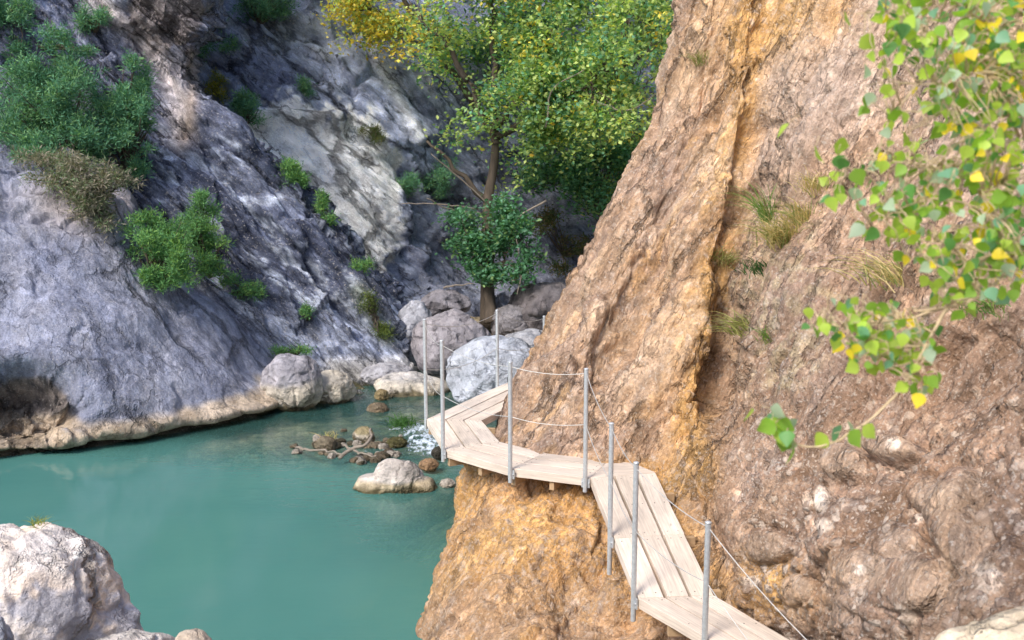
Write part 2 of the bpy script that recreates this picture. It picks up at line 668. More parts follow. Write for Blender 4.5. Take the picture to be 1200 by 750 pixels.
# ------------------------------------------------------------------ surfaces from control nets
def hermite(t, y, ts):
    """C1 interpolation along axis 0 of y at ts, tangents limited"""
    t = np.asarray(t, float)
    d = np.diff(y, axis=0) / np.diff(t)[:, None, None]
    m = np.empty_like(y)
    m[0], m[-1] = d[0], d[-1]
    h = np.diff(t)[:, None, None]
    m[1:-1] = (d[:-1] * h[1:] + d[1:] * h[:-1]) / (h[1:] + h[:-1])
    k = np.clip(np.searchsorted(t, ts, 'right') - 1, 0, len(t) - 2)
    hh = (t[k + 1] - t[k])
    u = ((ts - t[k]) / hh)[:, None, None]
    hh = hh[:, None, None]
    u2, u3 = u * u, u * u * u
    return ((2 * u3 - 3 * u2 + 1) * y[k] + (u3 - 2 * u2 + u) * hh * m[k] + (-2 * u3 + 3 * u2) * y[k + 1] + (u3 - u2) * hh * m[k + 1])


def surface(net, rows_t, cols_t, nr, nc):
    net = np.asarray(net, float)
    a = hermite(rows_t, net, np.linspace(rows_t[0], rows_t[-1], nr))
    b = hermite(cols_t, a.transpose(1, 0, 2), np.linspace(cols_t[0], cols_t[-1], nc) if np.isscalar(nc) else nc).transpose(1, 0, 2)
    return b


def grid_normals(g):
    du = np.gradient(g, axis=1)
    dv = np.gradient(g, axis=0)
    n = np.cross(du, dv)
    n /= np.linalg.norm(n, axis=2)[..., None] + 1e-9
    return n


def grid_quads(nr, nc):
    i = np.arange(nr * nc).reshape(nr, nc)
    return np.stack([i[:-1, :-1], i[:-1, 1:], i[1:, 1:], i[1:, :-1]], -1).reshape(-1, 4)


class Cliff:
    def __init__(self, name, g, disp, colour, mat):
        nr, nc, _ = g.shape
        n = grid_normals(g)
        mid = g[nr // 2, nc // 2]
        # face the open side of the gorge
        if np.mean(np.sum(n * (CAM - g), axis=2)) < 0:
            n = -n
            flip = True
        else:
            flip = False
        p = g.reshape(-1, 3)
        px, py, d = project(p)
        dd = disp(p, px, py)
        v = p + n.reshape(-1, 3) * dd[:, None]
        px, py, d = project(v)
        col = colour(v, px, py, dd)
        attrs = None
        if isinstance(col, tuple):
            col, attrs = col
        q = grid_quads(nr, nc)
        if not flip:
            q = q[:, ::-1]
        me = mesh_np(name, v, q, None, col, True, attrs)
        self.o = link(name, me, mat)
        s = 3
        gs = v.reshape(nr, nc, 3)[::s, ::s]
        r2, c2 = gs.shape[:2]
        self.bvh = BVHTree.FromPolygons(gs.reshape(-1, 3).tolist(), grid_quads(r2, c2).tolist())

    def at(self, px, py):
        r = ray(px, py)
        h = self.bvh.ray_cast(Vector(CAM), Vector(r).normalized())
        return None if h[0] is None else (np.array(h[0]), np.array(h[1]))


# ---- right conglomerate headland: rows are picture heights, columns run round the nose
rowsR = {
    -420: [(1080, 22), (980, 17), (905, 14.2), (925, 13.4), (950, 13.2), (985, 12.8), (1005, 12.6), (1050, 12), (1120, 11), (1190, 10), (1260, 9.2), (1500, 8)],
    -150: [(1040, 21), (940, 16), (846, 13.3), (865, 12.6), (890, 12.4), (925, 11.9), (945, 11.7), (990, 11), (1065, 10), (1140, 9), (1215, 8.2), (1440, 6.8)],
    0: [(1000, 20), (880, 15.5), (800, 12.6), (822, 12.0), (850, 11.8), (880, 11.3), (905, 11.3), (950, 10.4), (1040, 9.2), (1120, 8.3), (1200, 7.4), (1400, 6)],
    60: [(985, 20), (865, 15.5), (787, 12.5), (810, 11.9), (842, 11.65), (874, 11.2), (896, 11.2), (940, 10.2), (1035, 8.9), (1117, 8.0), (1200, 7.2), (1400, 5.9)],
    120: [(970, 19.6), (850, 15.2), (770, 12.4), (797, 11.8), (830, 11.5), (866, 11.0), (890, 11.0), (930, 10.0), (1030, 8.7), (1115, 7.8), (1200, 7.0), (1400, 5.7)],
    250: [(900, 19), (790, 15), (712, 12.2), (742, 11.5), (790, 11.2), (848, 10.6), (872, 10.7), (910, 9.6), (1010, 8.2), (1105, 7.3), (1200, 6.5), (1400, 5.3)],
    350: [(850, 18.6), (740, 14.8), (660, 12.1), (692, 11.2), (750, 10.9), (822, 10.2), (848, 10.45), (892, 9.2), (1000, 7.8), (1100, 6.9), (1200, 6.1), (1400, 5)],
    440: [(800, 18.2), (690, 14.4), (602, 12.0), (640, 10.9), (720, 10.6), (815, 9.9), (838, 10.1), (872, 8.9), (990, 7.4), (1095, 6.5), (1200, 5.7), (1400, 4.7)],
    500: [(780, 18), (670, 14.2), (583, 11.8), (612, 10.8), (700, 10.2), (805, 9.75), (835, 9.5), (866, 8.6), (980, 7.1), (1090, 6.2), (1200, 5.4), (1400, 4.5)],
    550: [(760, 17.5), (640, 13.8), (547, 11.2), (574, 10.35), (680, 9.85), (785, 9.6), (820, 9.0), (858, 8.2), (975, 6.85), (1087, 6.0), (1200, 5.2), (1400, 4.35)],
    610: [(740, 17), (620, 13.3), (530, 10.7), (560, 9.9), (665, 9.35), (770, 9.3), (812, 8.7), (850, 7.95), (968, 6.55), (1085, 5.75), (1200, 5.0), (1400, 4.2)],
    680: [(720, 16), (600, 12.6), (506, 10.1), (536, 9.4), (640, 8.75), (745, 8.7), (818, 8.35), (860, 7.65), (960, 6.5), (1080, 5.4), (1200, 4.7), (1400, 3.9)],
    750: [(700, 15), (580, 11.8), (488, 9.5), (522, 8.9), (620, 8.15), (725, 8.15), (830, 7.9), (930, 7.15), (990, 6.35), (1080, 5.25), (1200, 4.4), (1400, 3.6)],
    850: [(690, 14), (560, 10.8), (472, 8.7), (506, 8.2), (612, 7.45), (722, 7.35), (845, 7.15), (1000, 6.4), (1060, 5.8), (1130, 4.85), (1250, 4.05), (1450, 3.3)],
    1000: [(680, 13), (550, 10), (456, 8.0), (500, 7.5), (612, 6.9), (722, 6.7), (862, 6.4), (1030, 5.8), (1090, 5.25), (1160, 4.45), (1300, 3.65), (1500, 3)],
    1250: [(680, 11.5), (540, 9), (440, 7.1), (490, 6.7), (612, 6.1), (730, 5.9), (890, 5.6), (1060, 5.1), (1130, 4.6), (1220, 3.9), (1380, 3.2), (1600, 2.6)],
}
netR = [[P(x, y, d) for (x, d) in row] for y, row in rowsR.items()]
for row in netR:                        # the wall runs on past the viewer
    step_ = (row[-1] - row[-2]) * np.array([1, 1, .25])
    step_ /= np.linalg.norm(step_)
    step_[0] = max(step_[0], .12)
    row.append(row[-1] + step_ * 2.2)
    row.append(row[-1] + step_ * 5.0 + np.array([.5, 0, 0]))
gR = surface(netR, list(rowsR.keys()), [0, 90, 170, 205, 275, 350, 385, 425, 520, 610, 700, 850, 1130, 1700], 720, np.concatenate([np.linspace(0, 850, 580), np.linspace(854, 1700, 90)]))
FLOW = np.array([-.42, -.06, -.9])
FLOW /= np.linalg.norm(FLOW)
DECKLINE = [(585, 470), (600, 505), (660, 535), (770, 556), (800, 610), (836, 680), (930, 750)]


def stretched(p, axis, along, across):
    a = p @ axis
    return (p - np.outer(a, axis)) * across + np.outer(a, axis) * along


COBBLES = ((1132, 615, 34, 66, .17), (1092, 582, 28, 24, .12), (1085, 690, 42, 34, .13), (1012, 668, 30, 26, .10), (1055, 640, 28, 22, .10),
           (1040, 523, 34, 16, .11), (985, 540, 26, 20, .10), (962, 585, 9, 20, .07), (900, 640, 26, 20, .07), (935, 690, 20, 16, .07))


def dispR(p, px, py):
    keep = sstep(8, 60, segdist(px, py, DECKLINE))          # the rock keeps clear of the boards
    big = fbm(p * .6, 3, 3) * .26
    wv = .2 * fbm(p * .9, 2, 4)[:, None]
    rib = fbm(stretched(p + wv * .5, FLOW, .22, 1.5), 4, 11, .55)
    cr = ridged(stretched(p, FLOW, .4, 1.3) + .35 * fbm(p * 2, 2, 4)[:, None], 3, 21)
    crack = np.clip(cr - .58, 0, 1) * .42
    left = 1 - sstep(830, 900, px + (py - 300) * .05)
    low = sstep(430, 590, py) * sstep(835, 890, px)
    f1, f2, cid = worley(p * 5.2, 5)
    cob = np.sqrt(np.clip(1 - (f1 / .62) ** 2, 0, 1)) * (cid > .35)
    g1, g2, gid = worley(p * np.array([2.2, 2.2, 2.0]), 6)
    cob2 = np.sqrt(np.clip(1 - (g1 / .66) ** 2, 0, 1)) * (gid > .45)
    h1, h2, hid = worley(p * 12, 15)
    cob3 = np.sqrt(np.clip(1 - (h1 / .6) ** 2, 0, 1)) * (hid > .45)
    # broken blocks: facets with sharp steps between them, longer down the fall line
    q = stretched(p + wv * .6, FLOW, .6, 1.35)
    k1, k2, kid = worley(q * 1.3, 31)
    m1, m2, mid_ = worley(q * 3.4, 32)
    blocks = (kid - .5) * .16 * sstep(0, .10, k2 - k1) + (mid_ - .5) * .07 * sstep(0, .12, m2 - m1)
    under = sstep(545, 600, py) * (1 - sstep(760, 850, px))
    bq = stretched(p + wv * .4, np.array([.87, -.2, .45]) / np.linalg.norm([.87, -.2, .45]), .35, 2.4)
    bed = fbm(bq, 5, 40, .6) * .13 * (1 - left)
    calm = 1 - .35 * under
    s = big * (.25 + .75 * keep) + rib * (.12 + .14 * left) * calm * (.4 + .6 * keep) - crack * (.2 + .25 * left) * calm + bed * (1 - .6 * low) + blocks * (.3 + .7 * keep) * (1 - .6 * low) * calm
    s = s + ((facets(q * 1.5, 33) * .10 + facets(q * 4.2, 34) * .05) * (.35 + .65 * keep) + facets(q * 11, 35) * .02) * calm * (1 - .4 * low)
    s = s + cob * (.045 * low) + cob2 * (.06 * low) * keep + cob3 * (.022 * low)
    s = s + fbm(p * 4, 4, 51, .6) * .03 + fbm(p * 16, 3, 52) * .012
    # the cobbly hollow under the lower flight
    hol = blob(px, py, 690, 690, 75, 45, .5)
    s = s - hol * .10 + hol * cob2 * .12
    s = s + under * cob2 * .03
    # shadowed cleft beside the ochre rib
    k = segdist(px, py, [(880, 150), (862, 240), (842, 330), (842, 420), (838, 500)])
    s = s - .18 * np.exp(-(k / 16.0) ** 2)
    k = segdist(px, py, [(805, 590), (822, 640), (850, 672)])
    s = s - .16 * np.exp(-(k / 20.0) ** 2) * sstep(795, 812, px)
    # big smooth cobbles bedded in the foot of the wall
    for (cx, cy, rx, ry, a) in COBBLES:
        rr = np.sqrt(np.maximum(((px - cx) / rx) ** 2 + ((py - cy) / ry) ** 2 + .5 * fbm(p * 2.2 + cx, 2, 53), 0))
        inside = 1 - sstep(.8, 1.05, rr)
        s = s * (1 - .6 * inside) + a * .8 * np.clip(1 - rr ** 4, 0, 1) ** .6 * (1 + .5 * fbm(p * 1.5 + cx, 2, 54)) - .03 * np.exp(-((rr - 1.05) / .12) ** 2)
    # the deep joint right of the big embedded cobbles
    j = segdist(px, py, [(1168, 540), (1160, 600), (1145, 650), (1125, 700), (1095, 745)])
    side_ = sstep(-4, 4, px - np.interp(py, [540, 600, 650, 700, 745], [1168, 1160, 1145, 1125, 1095]))
    s = s + .11 * side_ * (1 - sstep(20, 120, j)) * sstep(520, 570, py) - .30 * np.exp(-(j / 6.0) ** 2)
    return s


def colR(p, px, py, dd):
    n1 = fbm(p * 1.1, 4, 60)
    n2 = fbm(stretched(p, FLOW, .5, 3.0), 4, 61)
    n3 = fbm(p * 6, 4, 62)
    pink = np.array([.385, .28, .22])
    tan = np.array([.45, .32, .215])
    brown = np.array([.225, .155, .115])
    grey = np.array([.30, .24, .22])
    ochre = np.array([.54, .345, .15])
    pale = np.array([.53, .425, .36])
    c = lerp(pink, tan, np.clip(.5 + n1 * 1.6, 0, 1))
    c = lerp(c, grey, np.clip(n2 * 2.6 + .1, 0, .75))
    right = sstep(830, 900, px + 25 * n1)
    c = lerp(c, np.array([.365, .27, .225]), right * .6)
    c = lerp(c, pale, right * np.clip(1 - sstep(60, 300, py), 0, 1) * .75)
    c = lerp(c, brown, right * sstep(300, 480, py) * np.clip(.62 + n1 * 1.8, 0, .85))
    c = lerp(c, brown * .9, np.exp(-(segdist(px, py, [(868, 250), (848, 340), (836, 430), (834, 520), (820, 600)]) / (14 + 14 * n2)) ** 2) * .75)  # dark brown painted down the cleft stands in for its shade
    # ochre rib, upper ochre and the ochre foot under the boards
    rib = np.exp(-(segdist(px, py, [(880, -60), (876, 60), (868, 130), (850, 230), (826, 330), (806, 450), (815, 560)]) / (24 + 14 * n2)) ** 2)
    c = lerp(c, ochre, np.clip(rib * (1.15 + 1.0 * n1), 0, .95))
    c = lerp(c, ochre, np.clip(blob(px, py, 905, 0, 90, 60, .6) * (.8 + n1), 0, .9))
    foot = sstep(525, 560, py) * (1 - sstep(770, 850, px)) * (1 - sstep(600, 780, py) * .55)
    c = lerp(c, ochre, np.clip(foot * (.9 + 1.4 * n1), 0, .95))
    c = lerp(c, np.array([.45, .32, .215]), np.clip(sstep(610, 760, py) * (1 - sstep(700, 800, px)) * .6, 0, 1))
    c = lerp(c, ochre * .95, np.clip(blob(px, py, 860, 690, 90, 40, .6) * (.6 + 1.5 * n1), 0, .9))
    c = lerp(c, ochre, np.clip((n2 - .16) * 5, 0, .75) * (1 - right) * .7)
    c = lerp(c, np.array([.30, .225, .185]), np.clip((fbm(stretched(p, FLOW, .3, 1.6), 4, 66) + .02) * 3.2, 0, .65) * (1 - right) * (1 - foot))
    c = lerp(c, np.array([.56, .44, .34]), np.clip((fbm(stretched(p, FLOW, .3, 2.0), 4, 67) - .06) * 4, 0, .6) * (1 - right) * (1 - sstep(420, 520, py)))
    # lighter worn edge of the nose
    f1, f2, cid = worley(p * 5.2, 5)
    g1, g2, gid = worley(p * np.array([2.2, 2.2, 2.0]), 6)
    h1, h2, hid = worley(p * 12, 15)
    low = sstep(440, 600, py) * sstep(840, 900, px)
    peb = (f1 < .45) * (cid > .55)
    tone = (.7 + .9 * (cid * 7 % 1))
    c = np.where((peb * (low > .3))[:, None] > 0, c * tone[:, None] * np.array([1.0, 1.0, 1.02]), c)
    peb3 = (h1 < .42) * (hid > .62)
    c = np.where(peb3[:, None] > 0, lerp(c, np.array([.55, .46, .40]), .25 + .5 * ((hid * 13) % 1)), c)
    big = (g1 < .5) * (gid > .45) * low
    c = lerp(c, np.array([.36, .275, .22]), np.clip(big, 0, .6))
    white = (f1 < .38) * (cid > .90) * low
    c = lerp(c, np.array([.66, .58, .52]), white * .8)
    c = lerp(c, np.array([.38, .36, .24]), np.clip(blob(px, py, 915, 350, 60, 110, .5) * (n3 * 2 + .15), 0, .45))
    for (cx, cy, rx, ry, a) in COBBLES:
        rr = np.sqrt(np.maximum(((px - cx) / rx) ** 2 + ((py - cy) / ry) ** 2 + .5 * fbm(p * 2.2 + cx, 2, 53), 0))
        c = lerp(c, np.array([.42, .325, .26]) * (.85 + .4 * ((cx * 7) % 10) / 10), (1 - sstep(.85, 1.02, rr)) * .8)
    for (cx, cy, rx, ry) in ((962, 585, 8, 16), (965, 616, 11, 8), (1008, 668, 8, 6), (880, 682, 11, 7), (1047, 520, 9, 7), (1155, 668, 14, 9)):
        c = lerp(c, np.array([.74, .66, .60]), blob(px, py, cx, cy, rx, ry, .2) * .85)
    c = c * np.array([1.09, 1.04, .985]) * np.clip(1 + n3 * .55, .55, 1.5)[:, None]
    cobm = 0
    for (cx, cy, rx, ry, a) in COBBLES:
        cobm = np.maximum(cobm, blob(px, py, cx, cy, rx, ry, .25))
    return c, {'peb': (1 - .6 * cobm) * np.clip(.12 + .88 * low + .35 * right * sstep(280, 420, py) + .35 * foot + .4 * foot * blob(px, py, 690, 690, 80, 50, .5), 0, 1)}


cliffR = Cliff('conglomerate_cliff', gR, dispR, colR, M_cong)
tag(cliffR.o, 'warm pink and ochre conglomerate cliff that the boardwalk bends around', 'cliff', kind='structure')

# ---- left smooth slab above the pool
cols1 = [-420, -200, -60, 40, 110, 180, 240, 285, 316, 332, 345]
foot1 = [(-420, 600, 12.3), (-200, 566, 13.9), (-60, 547, 14.85), (40, 537, 15.35), (110, 528, 15.8), (180, 517, 16.3), (240, 505, 16.9), (285, 496, 17.4), (317, 487, 17.9), (328, 478, 18.6), (330, 470, 20.2)]
top1 = [(-420, 130, 17), (-200, 165, 17.6), (-60, 195, 18), (45, 212, 18.2), (110, 225, 18.5), (160, 285, 18.7), (212, 345, 18.8), (258, 388, 18.9), (298, 440, 19.0), (316, 452, 19.6), (322, 445, 21)]
netL1 = []
rows1 = [-.28, -.08, 0.04, .3, .6, .85, 1.0, 1.18, 1.5]
for t in rows1:
    row = []
    for f, tp in zip(foot1, top1):
        A, B = P(*f), P(*tp)
        if t <= 1:
            q = A + (B - A) * t
            q = q + np.array([.12, -.45, .12]) * math.sin(math.pi * max(t, 0)) * (1.2 - .5 * t)
            if t < 0:
                q = A + np.array([.05, .25, (t) * 3.5])
        else:
            q = B + (t - 1) * np.array([-1.2, 5.0, 1.1])
        row.append(q)
    netL1.append(row)
gL1 = surface(netL1, rows1, cols1, 300, 420)


def dispL1(p, px, py):
    s = fbm(p * .5, 2, 70) * .34 + fbm(stretched(p, np.array([.2, -.45, -.87]), .6, 2.2), 4, 71) * .05
    up = 1 - sstep(250, 360, py + .3 * px)
    s = s + fbm(p * 4, 4, 72) * .015 + facets(p * np.array([.8, .8, .7]), 78) * (.05 + .1 * up) + facets(p * 3.6, 79) * (.014 + .03 * up) + facets(p * 10, 69) * .008
    cr = ridged(stretched(p + .3 * fbm(p * 1.5, 2, 74)[:, None], np.array([.75, 0, -.6]), .45, 1.1), 2, 73)
    s = s - np.clip(cr - .72, 0, 1) * .65 * (.35 + .65 * (1 - sstep(240, 360, py + 0.4 * px)))
    up = 1 - sstep(250, 340, py + .3 * px)
    s = s + up * (worley(p * np.array([1.1, 1.1, 1.7]), 75)[0] - .45) * .3
    s = s - .75 * blob(px, py, 25, 476, 55, 40, .4) + .15 * blob(px, py, 30, 425, 60, 18, .6)
    f1 = worley(p * 3.5, 76)[0]
    s = s + blob(px, py, 30, 480, 60, 45, .4) * (facets(p * 2.2, 68) * .5 + facets(p * 5, 67) * .2)
    # wave-cut notch and lime ledge at the waterline
    z = p[:, 2] + .12 * fbm(p * 1.2, 3, 77)
    s = s + .14 * np.exp(-((z - .22) / .13) ** 2) - .26 * np.exp(-((z - .0) / .07) ** 2)
    return s


def colL1(p, px, py, dd):
    n1 = fbm(p * .8, 4, 80)
    n2 = fbm(stretched(p, np.array([.15, -.45, -.87]), .5, 3.2), 4, 81)
    n3 = fbm(p * 6, 4, 82)
    c = lerp(np.array([.225, .235, .295]), np.array([.32, .325, .385]), np.clip(.5 + 2.0 * n1, 0, 1))
    c = lerp(c, np.array([.165, .17, .21]), np.clip(n2 * 2.2, 0, .6))
    c = lerp(c, np.array([.33, .32, .35]), np.clip(-n2 * 2.0 - .1, 0, .5))
    c = lerp(c, np.array([.40, .33, .29]), np.clip(blob(px, py, 150, 235, 110, 45, .6) * (.6 + n1), 0, .8))
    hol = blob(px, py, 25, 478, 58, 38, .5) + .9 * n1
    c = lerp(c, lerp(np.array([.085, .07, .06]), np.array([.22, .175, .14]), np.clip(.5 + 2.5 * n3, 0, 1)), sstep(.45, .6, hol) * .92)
    z = p[:, 2] + .16 * fbm(p * 1.3, 3, 83)
    lime = sstep(.02, .10, z) * (1 - sstep(.34, .5, z))
    c = lerp(c, lerp(np.array([.54, .47, .39]), np.array([.36, .29, .21]), np.clip(fbm(p * 2.2, 4, 84) * 2.5, 0, 1)), lime * .92)
    moss = (1 - sstep(.06, .14, z)) + .7 * np.clip(n1 * 3 - .2, 0, 1) * (1 - sstep(.2, .36, z))
    c = lerp(c, np.array([.10, .085, .04]), np.clip(moss, 0, .9))
    c = c * np.array([.96, 1.0, 1.08])
    c = lerp(c, c * np.array([1.12, 1.0, .84]), lime)
    return c * np.clip(1 + n3 * .5, .6, 1.5)[:, None]


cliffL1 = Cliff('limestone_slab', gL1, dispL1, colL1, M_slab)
tag(cliffL1.o, 'smooth grey rock slab with a pale lime band along the pool edge', 'cliff', kind='structure')

# ---- left layered cliff behind the slab: silhouettes run down to the right
rowsL2 = {
    -420: [(-500, 20.5), (-150, 22), (60, 23.5), (150, 24.3), (190, 25), (150, 28), (60, 32)],
    -180: [(-450, 19.5), (-120, 21), (80, 22.5), (185, 23.2), (222, 23.9), (190, 27), (100, 31)],
    -60: [(-420, 19), (-100, 20.6), (100, 22), (195, 22.5), (235, 23.2), (205, 26), (110, 30)],
    0: [(-420, 18.8), (-100, 20.2), (90, 21.6), (190, 22), (236, 22.8), (205, 26), (110, 30)],
    60: [(-420, 18.6), (-100, 20), (80, 21.2), (180, 22.1), (226, 22.9), (196, 26), (110, 30)],
    110: [(-420, 18.5), (-100, 19.7), (80, 20.9), (180, 21.9), (228, 22.8), (200, 26), (110, 30)],
    150: [(-420, 18.4), (-100, 19.5), (90, 20.7), (200, 21.7), (264, 22.8), (240, 26), (150, 30)],
    200: [(-420, 18.2), (-90, 19.3), (110, 20.4), (230, 21.5), (312, 22.8), (290, 26), (200, 30)],
    260: [(-400, 18), (-70, 19.2), (150, 20.3), (280, 21.4), (378, 22.7), (360, 26), (280, 30)],
    330: [(-350, 18), (-20, 19.2), (200, 20.3), (330, 21.2), (438, 22.5), (425, 26), (340, 30)],
    390: [(-300, 18), (30, 19.3), (250, 20.2), (370, 20.9), (474, 22.0), (465, 25), (390, 29)],
    440: [(-300, 18), (80, 19.2), (300, 20.0), (400, 20.4), (486, 21.2), (490, 24), (430, 28)],
    480: [(-300, 17.5), (100, 18.8), (330, 19.3), (420, 19.4), (500, 20.0), (515, 23), (470, 27)],
    540: [(-300, 16.5), (120, 17.6), (340, 18), (430, 18.2), (520, 18.8), (540, 22), (500, 26)],
}
netL2 = [[P(x, y, d) for (x, d) in row] for y, row in rowsL2.items()]
gL2 = surface(netL2, list(rowsL2.keys()), [0, 260, 440, 560, 660, 730, 800], 420, 420)
DIP = np.array([.70, .12, -.70])
DIP /= np.linalg.norm(DIP)
RIDGE = [(150, -80), (175, 0), (215, 55), (222, 110), (215, 160), (205, 190)]


def dispL2(p, px, py):
    w = .16 * fbm(p * .6, 2, 90)[:, None]
    u = (p + w * .5) @ np.array([.68, -.25, .69])
    low = sstep(330, 430, py - .15 * (px - 300))
    up = 1 - sstep(120, 230, py + .25 * px)
    lay = fbm(stretched(p + w, DIP, .16, 1.7), 5, 91, .58)
    v1 = u * 1.9 + .7 * fbm(p * .7, 2, 98)
    v2 = u * 5.3 + .9 * fbm(p * 1.3, 2, 99)
    saw = lambda a: (a - np.floor(a)) ** 1.6
    s = fbm(p * .35, 2, 92) * .4 + lay * .22 + fbm(p * 2.6, 4, 93, .6) * .08 + fbm(p * 8, 3, 94) * .03
    s = s + (saw(v1) * .26 + saw(v2) * .10) * (1 - .65 * low) * (1 - .5 * up)
    cr = ridged(stretched(p + w, DIP, .16, 1.0), 3, 95)
    s = s - np.clip(cr - .55, 0, 1) * .55
    f1, f2, cid = worley(stretched(p + w, DIP, .5, 1.1), 96)
    s = s + (cid - .5) * .32 * sstep(.0, .10, f2 - f1)
    q = stretched(p + w * .5, DIP, .4, 1.0)
    s = s + (facets(q * .8, 86) * .26 + facets(q * 2.3, 87) * .13 + facets(q * 6.5, 88) * .05) * (1 - .5 * low)
    # knobbly overhang at the head of the light chute
    k = blob(px, py, 205, 8, 36, 50, .5)
    f1 = worley(p * 2.2, 97)[0]
    s = s + k * (.10 + (.6 - f1) * .6)
    return s


def colL2(p, px, py, dd):
    w = .16 * fbm(p * .6, 2, 90)[:, None]
    n1 = fbm(p * .6, 4, 100)
    lay = fbm(stretched(p + w, DIP, .22, 2.8), 5, 101)
    n3 = fbm(p * 5, 4, 102)
    c = lerp(np.array([.125, .135, .18]), np.array([.20, .21, .26]), np.clip(.5 + 2.2 * n1, 0, 1))
    c = lerp(c, np.array([.065, .07, .10]), sstep(.04, .16, lay) * .8)
    c = lerp(c, np.array([.56, .57, .60]), sstep(.10, .22, -lay + .3 * n3) * .75)
    # lower apron: smooth pale grey, water-worn
    c = lerp(c, np.array([.39, .40, .455]), np.clip(sstep(330, 410, py - .15 * (px - 300)) * (.75 + n1), 0, .9))
    # upper left: paler broken rock; pink-white chute with brown rubble beside it
    c = lerp(c, np.array([.27, .27, .33]), (1 - sstep(140, 240, py + .2 * px)) * .6)
    d = segdist(px, py, [(80, -60), (118, 2), (155, 40), (190, 75), (212, 115), (211, 165)])
    c = lerp(c, np.array([.66, .55, .49]), np.exp(-(d / (15 + 14 * n1)) ** 2) * .95)
    d = segdist(px, py, [(222, 62), (226, 100), (222, 140), (214, 170)])
    c = lerp(c, np.array([.46, .34, .25]), np.exp(-(d / 8.0) ** 2) * .8)
    c = lerp(c, np.array([.22, .165, .13]), np.clip(sstep(.3, .6, blob(px, py, 196, 8, 44, 48, .5) + .8 * n3), 0, .8))
    z = p[:, 2] + .2 * fbm(p * 1.1, 3, 103)
    c = lerp(c, np.array([.58, .52, .44]), sstep(.0, .1, z) * (1 - sstep(.3, .55, z)) * .85)
    c = lerp(c, np.array([.10, .085, .04]), 1 - sstep(.0, .1, z))
    # moss along the right arris
    d = segdist(px, py, [(420, 340), (445, 380), (455, 395)])
    c = lerp(c, np.array([.12, .13, .05]), np.exp(-(d / 12.0) ** 2) * .7)
    return c * np.array([.92, .99, 1.11]) * np.clip(1 + n3 * .7, .45, 1.7)[:, None]


cliffL2 = Cliff('layered_cliff', gL2, dispL2, colL2, M_strata)
tag(cliffL2.o, 'dark blue grey cliff of slanting layers behind the smooth slab', 'cliff', kind='structure')

# ---- far wall that closes the gorge
cx4 = [-500, 0, 200, 320, 440, 500, 560, 680, 800, 1000, 1500]
rows4 = {
    -700: [30, 31, 32, 33, 34, 34.5, 35.5, 37, 37, 37, 37],
    -350: [27, 28, 29, 30, 31, 31.5, 32.5, 34, 34, 34, 34],
    -150: [25, 26, 27.5, 28.5, 29.5, 30, 31, 32.5, 32.5, 32.5, 33],
    0: [24, 25.5, 26.8, 27.6, 28.5, 29.2, 30, 31.7, 31.6, 31.6, 32],
    90: [23.5, 25, 26.2, 26.8, 28, 28.6, 29.6, 31.2, 31, 31, 31],
    140: [23.2, 24.6, 25.8, 26.2, 27.4, 28.2, 29.2, 31, 30.8, 30.8, 31],
    230: [22.8, 24, 25, 25.4, 26.2, 27.5, 29, 30, 30, 30, 30],
    300: [22.5, 23.6, 24.5, 25, 25.7, 27.3, 28.6, 29.5, 29.4, 29.4, 30],
    370: [22, 23, 24, 24.4, 24.9, 26.5, 27.2, 28.6, 28.6, 28.6, 29],
    430: [21.6, 22.5, 23.2, 23.6, 23.9, 24.9, 25.6, 26.6, 26.8, 26.8, 27],
    520: [20, 21, 21.6, 22, 22.3, 23, 24, 25, 25, 25, 25],
}
netF = [[P(x, y, d) for x, d in zip(cx4, row)] for y, row in rows4.items()]
gF = surface(netF, list(rows4.keys()), cx4, 420, 620)


def dispF(p, px, py):
    w = .25 * fbm(p * .4, 2, 110)[:, None]
    s = fbm(p * .25, 3, 111) * .8 + fbm(stretched(p + w, DIP, .18, .9), 5, 112, .58) * .42 + fbm(p * 1.6, 4, 113) * .22 + fbm(p * 6, 3, 114) * .05
    f1, f2, cid = worley(p * np.array([.45, .45, .5]) + w, 115)
    s = s + (cid - .5) * .6 * sstep(0, .10, f2 - f1)
    cr = ridged(stretched(p + w, DIP, .25, .6), 3, 116)
    s = s - np.clip(cr - .55, 0, 1) * .9
    wh = np.maximum(blob(px, py, 350, 200, 90, 70, .45), blob(px, py, 425, 235, 45, 95, .45))
    s = s * (1 - .6 * wh)
    q = stretched(p + w * .5, DIP, .5, 1.0)
    s = s + (1 - .55 * wh) * (facets(q * .5, 117) * .34 + facets(q * 1.4, 118) * .18 + facets(q * 4, 119) * .07)
    s = s + .6 * np.exp(-(segdist(px, py, [(290, 148), (330, 140), (395, 150)]) / 10.0) ** 2)
    return s


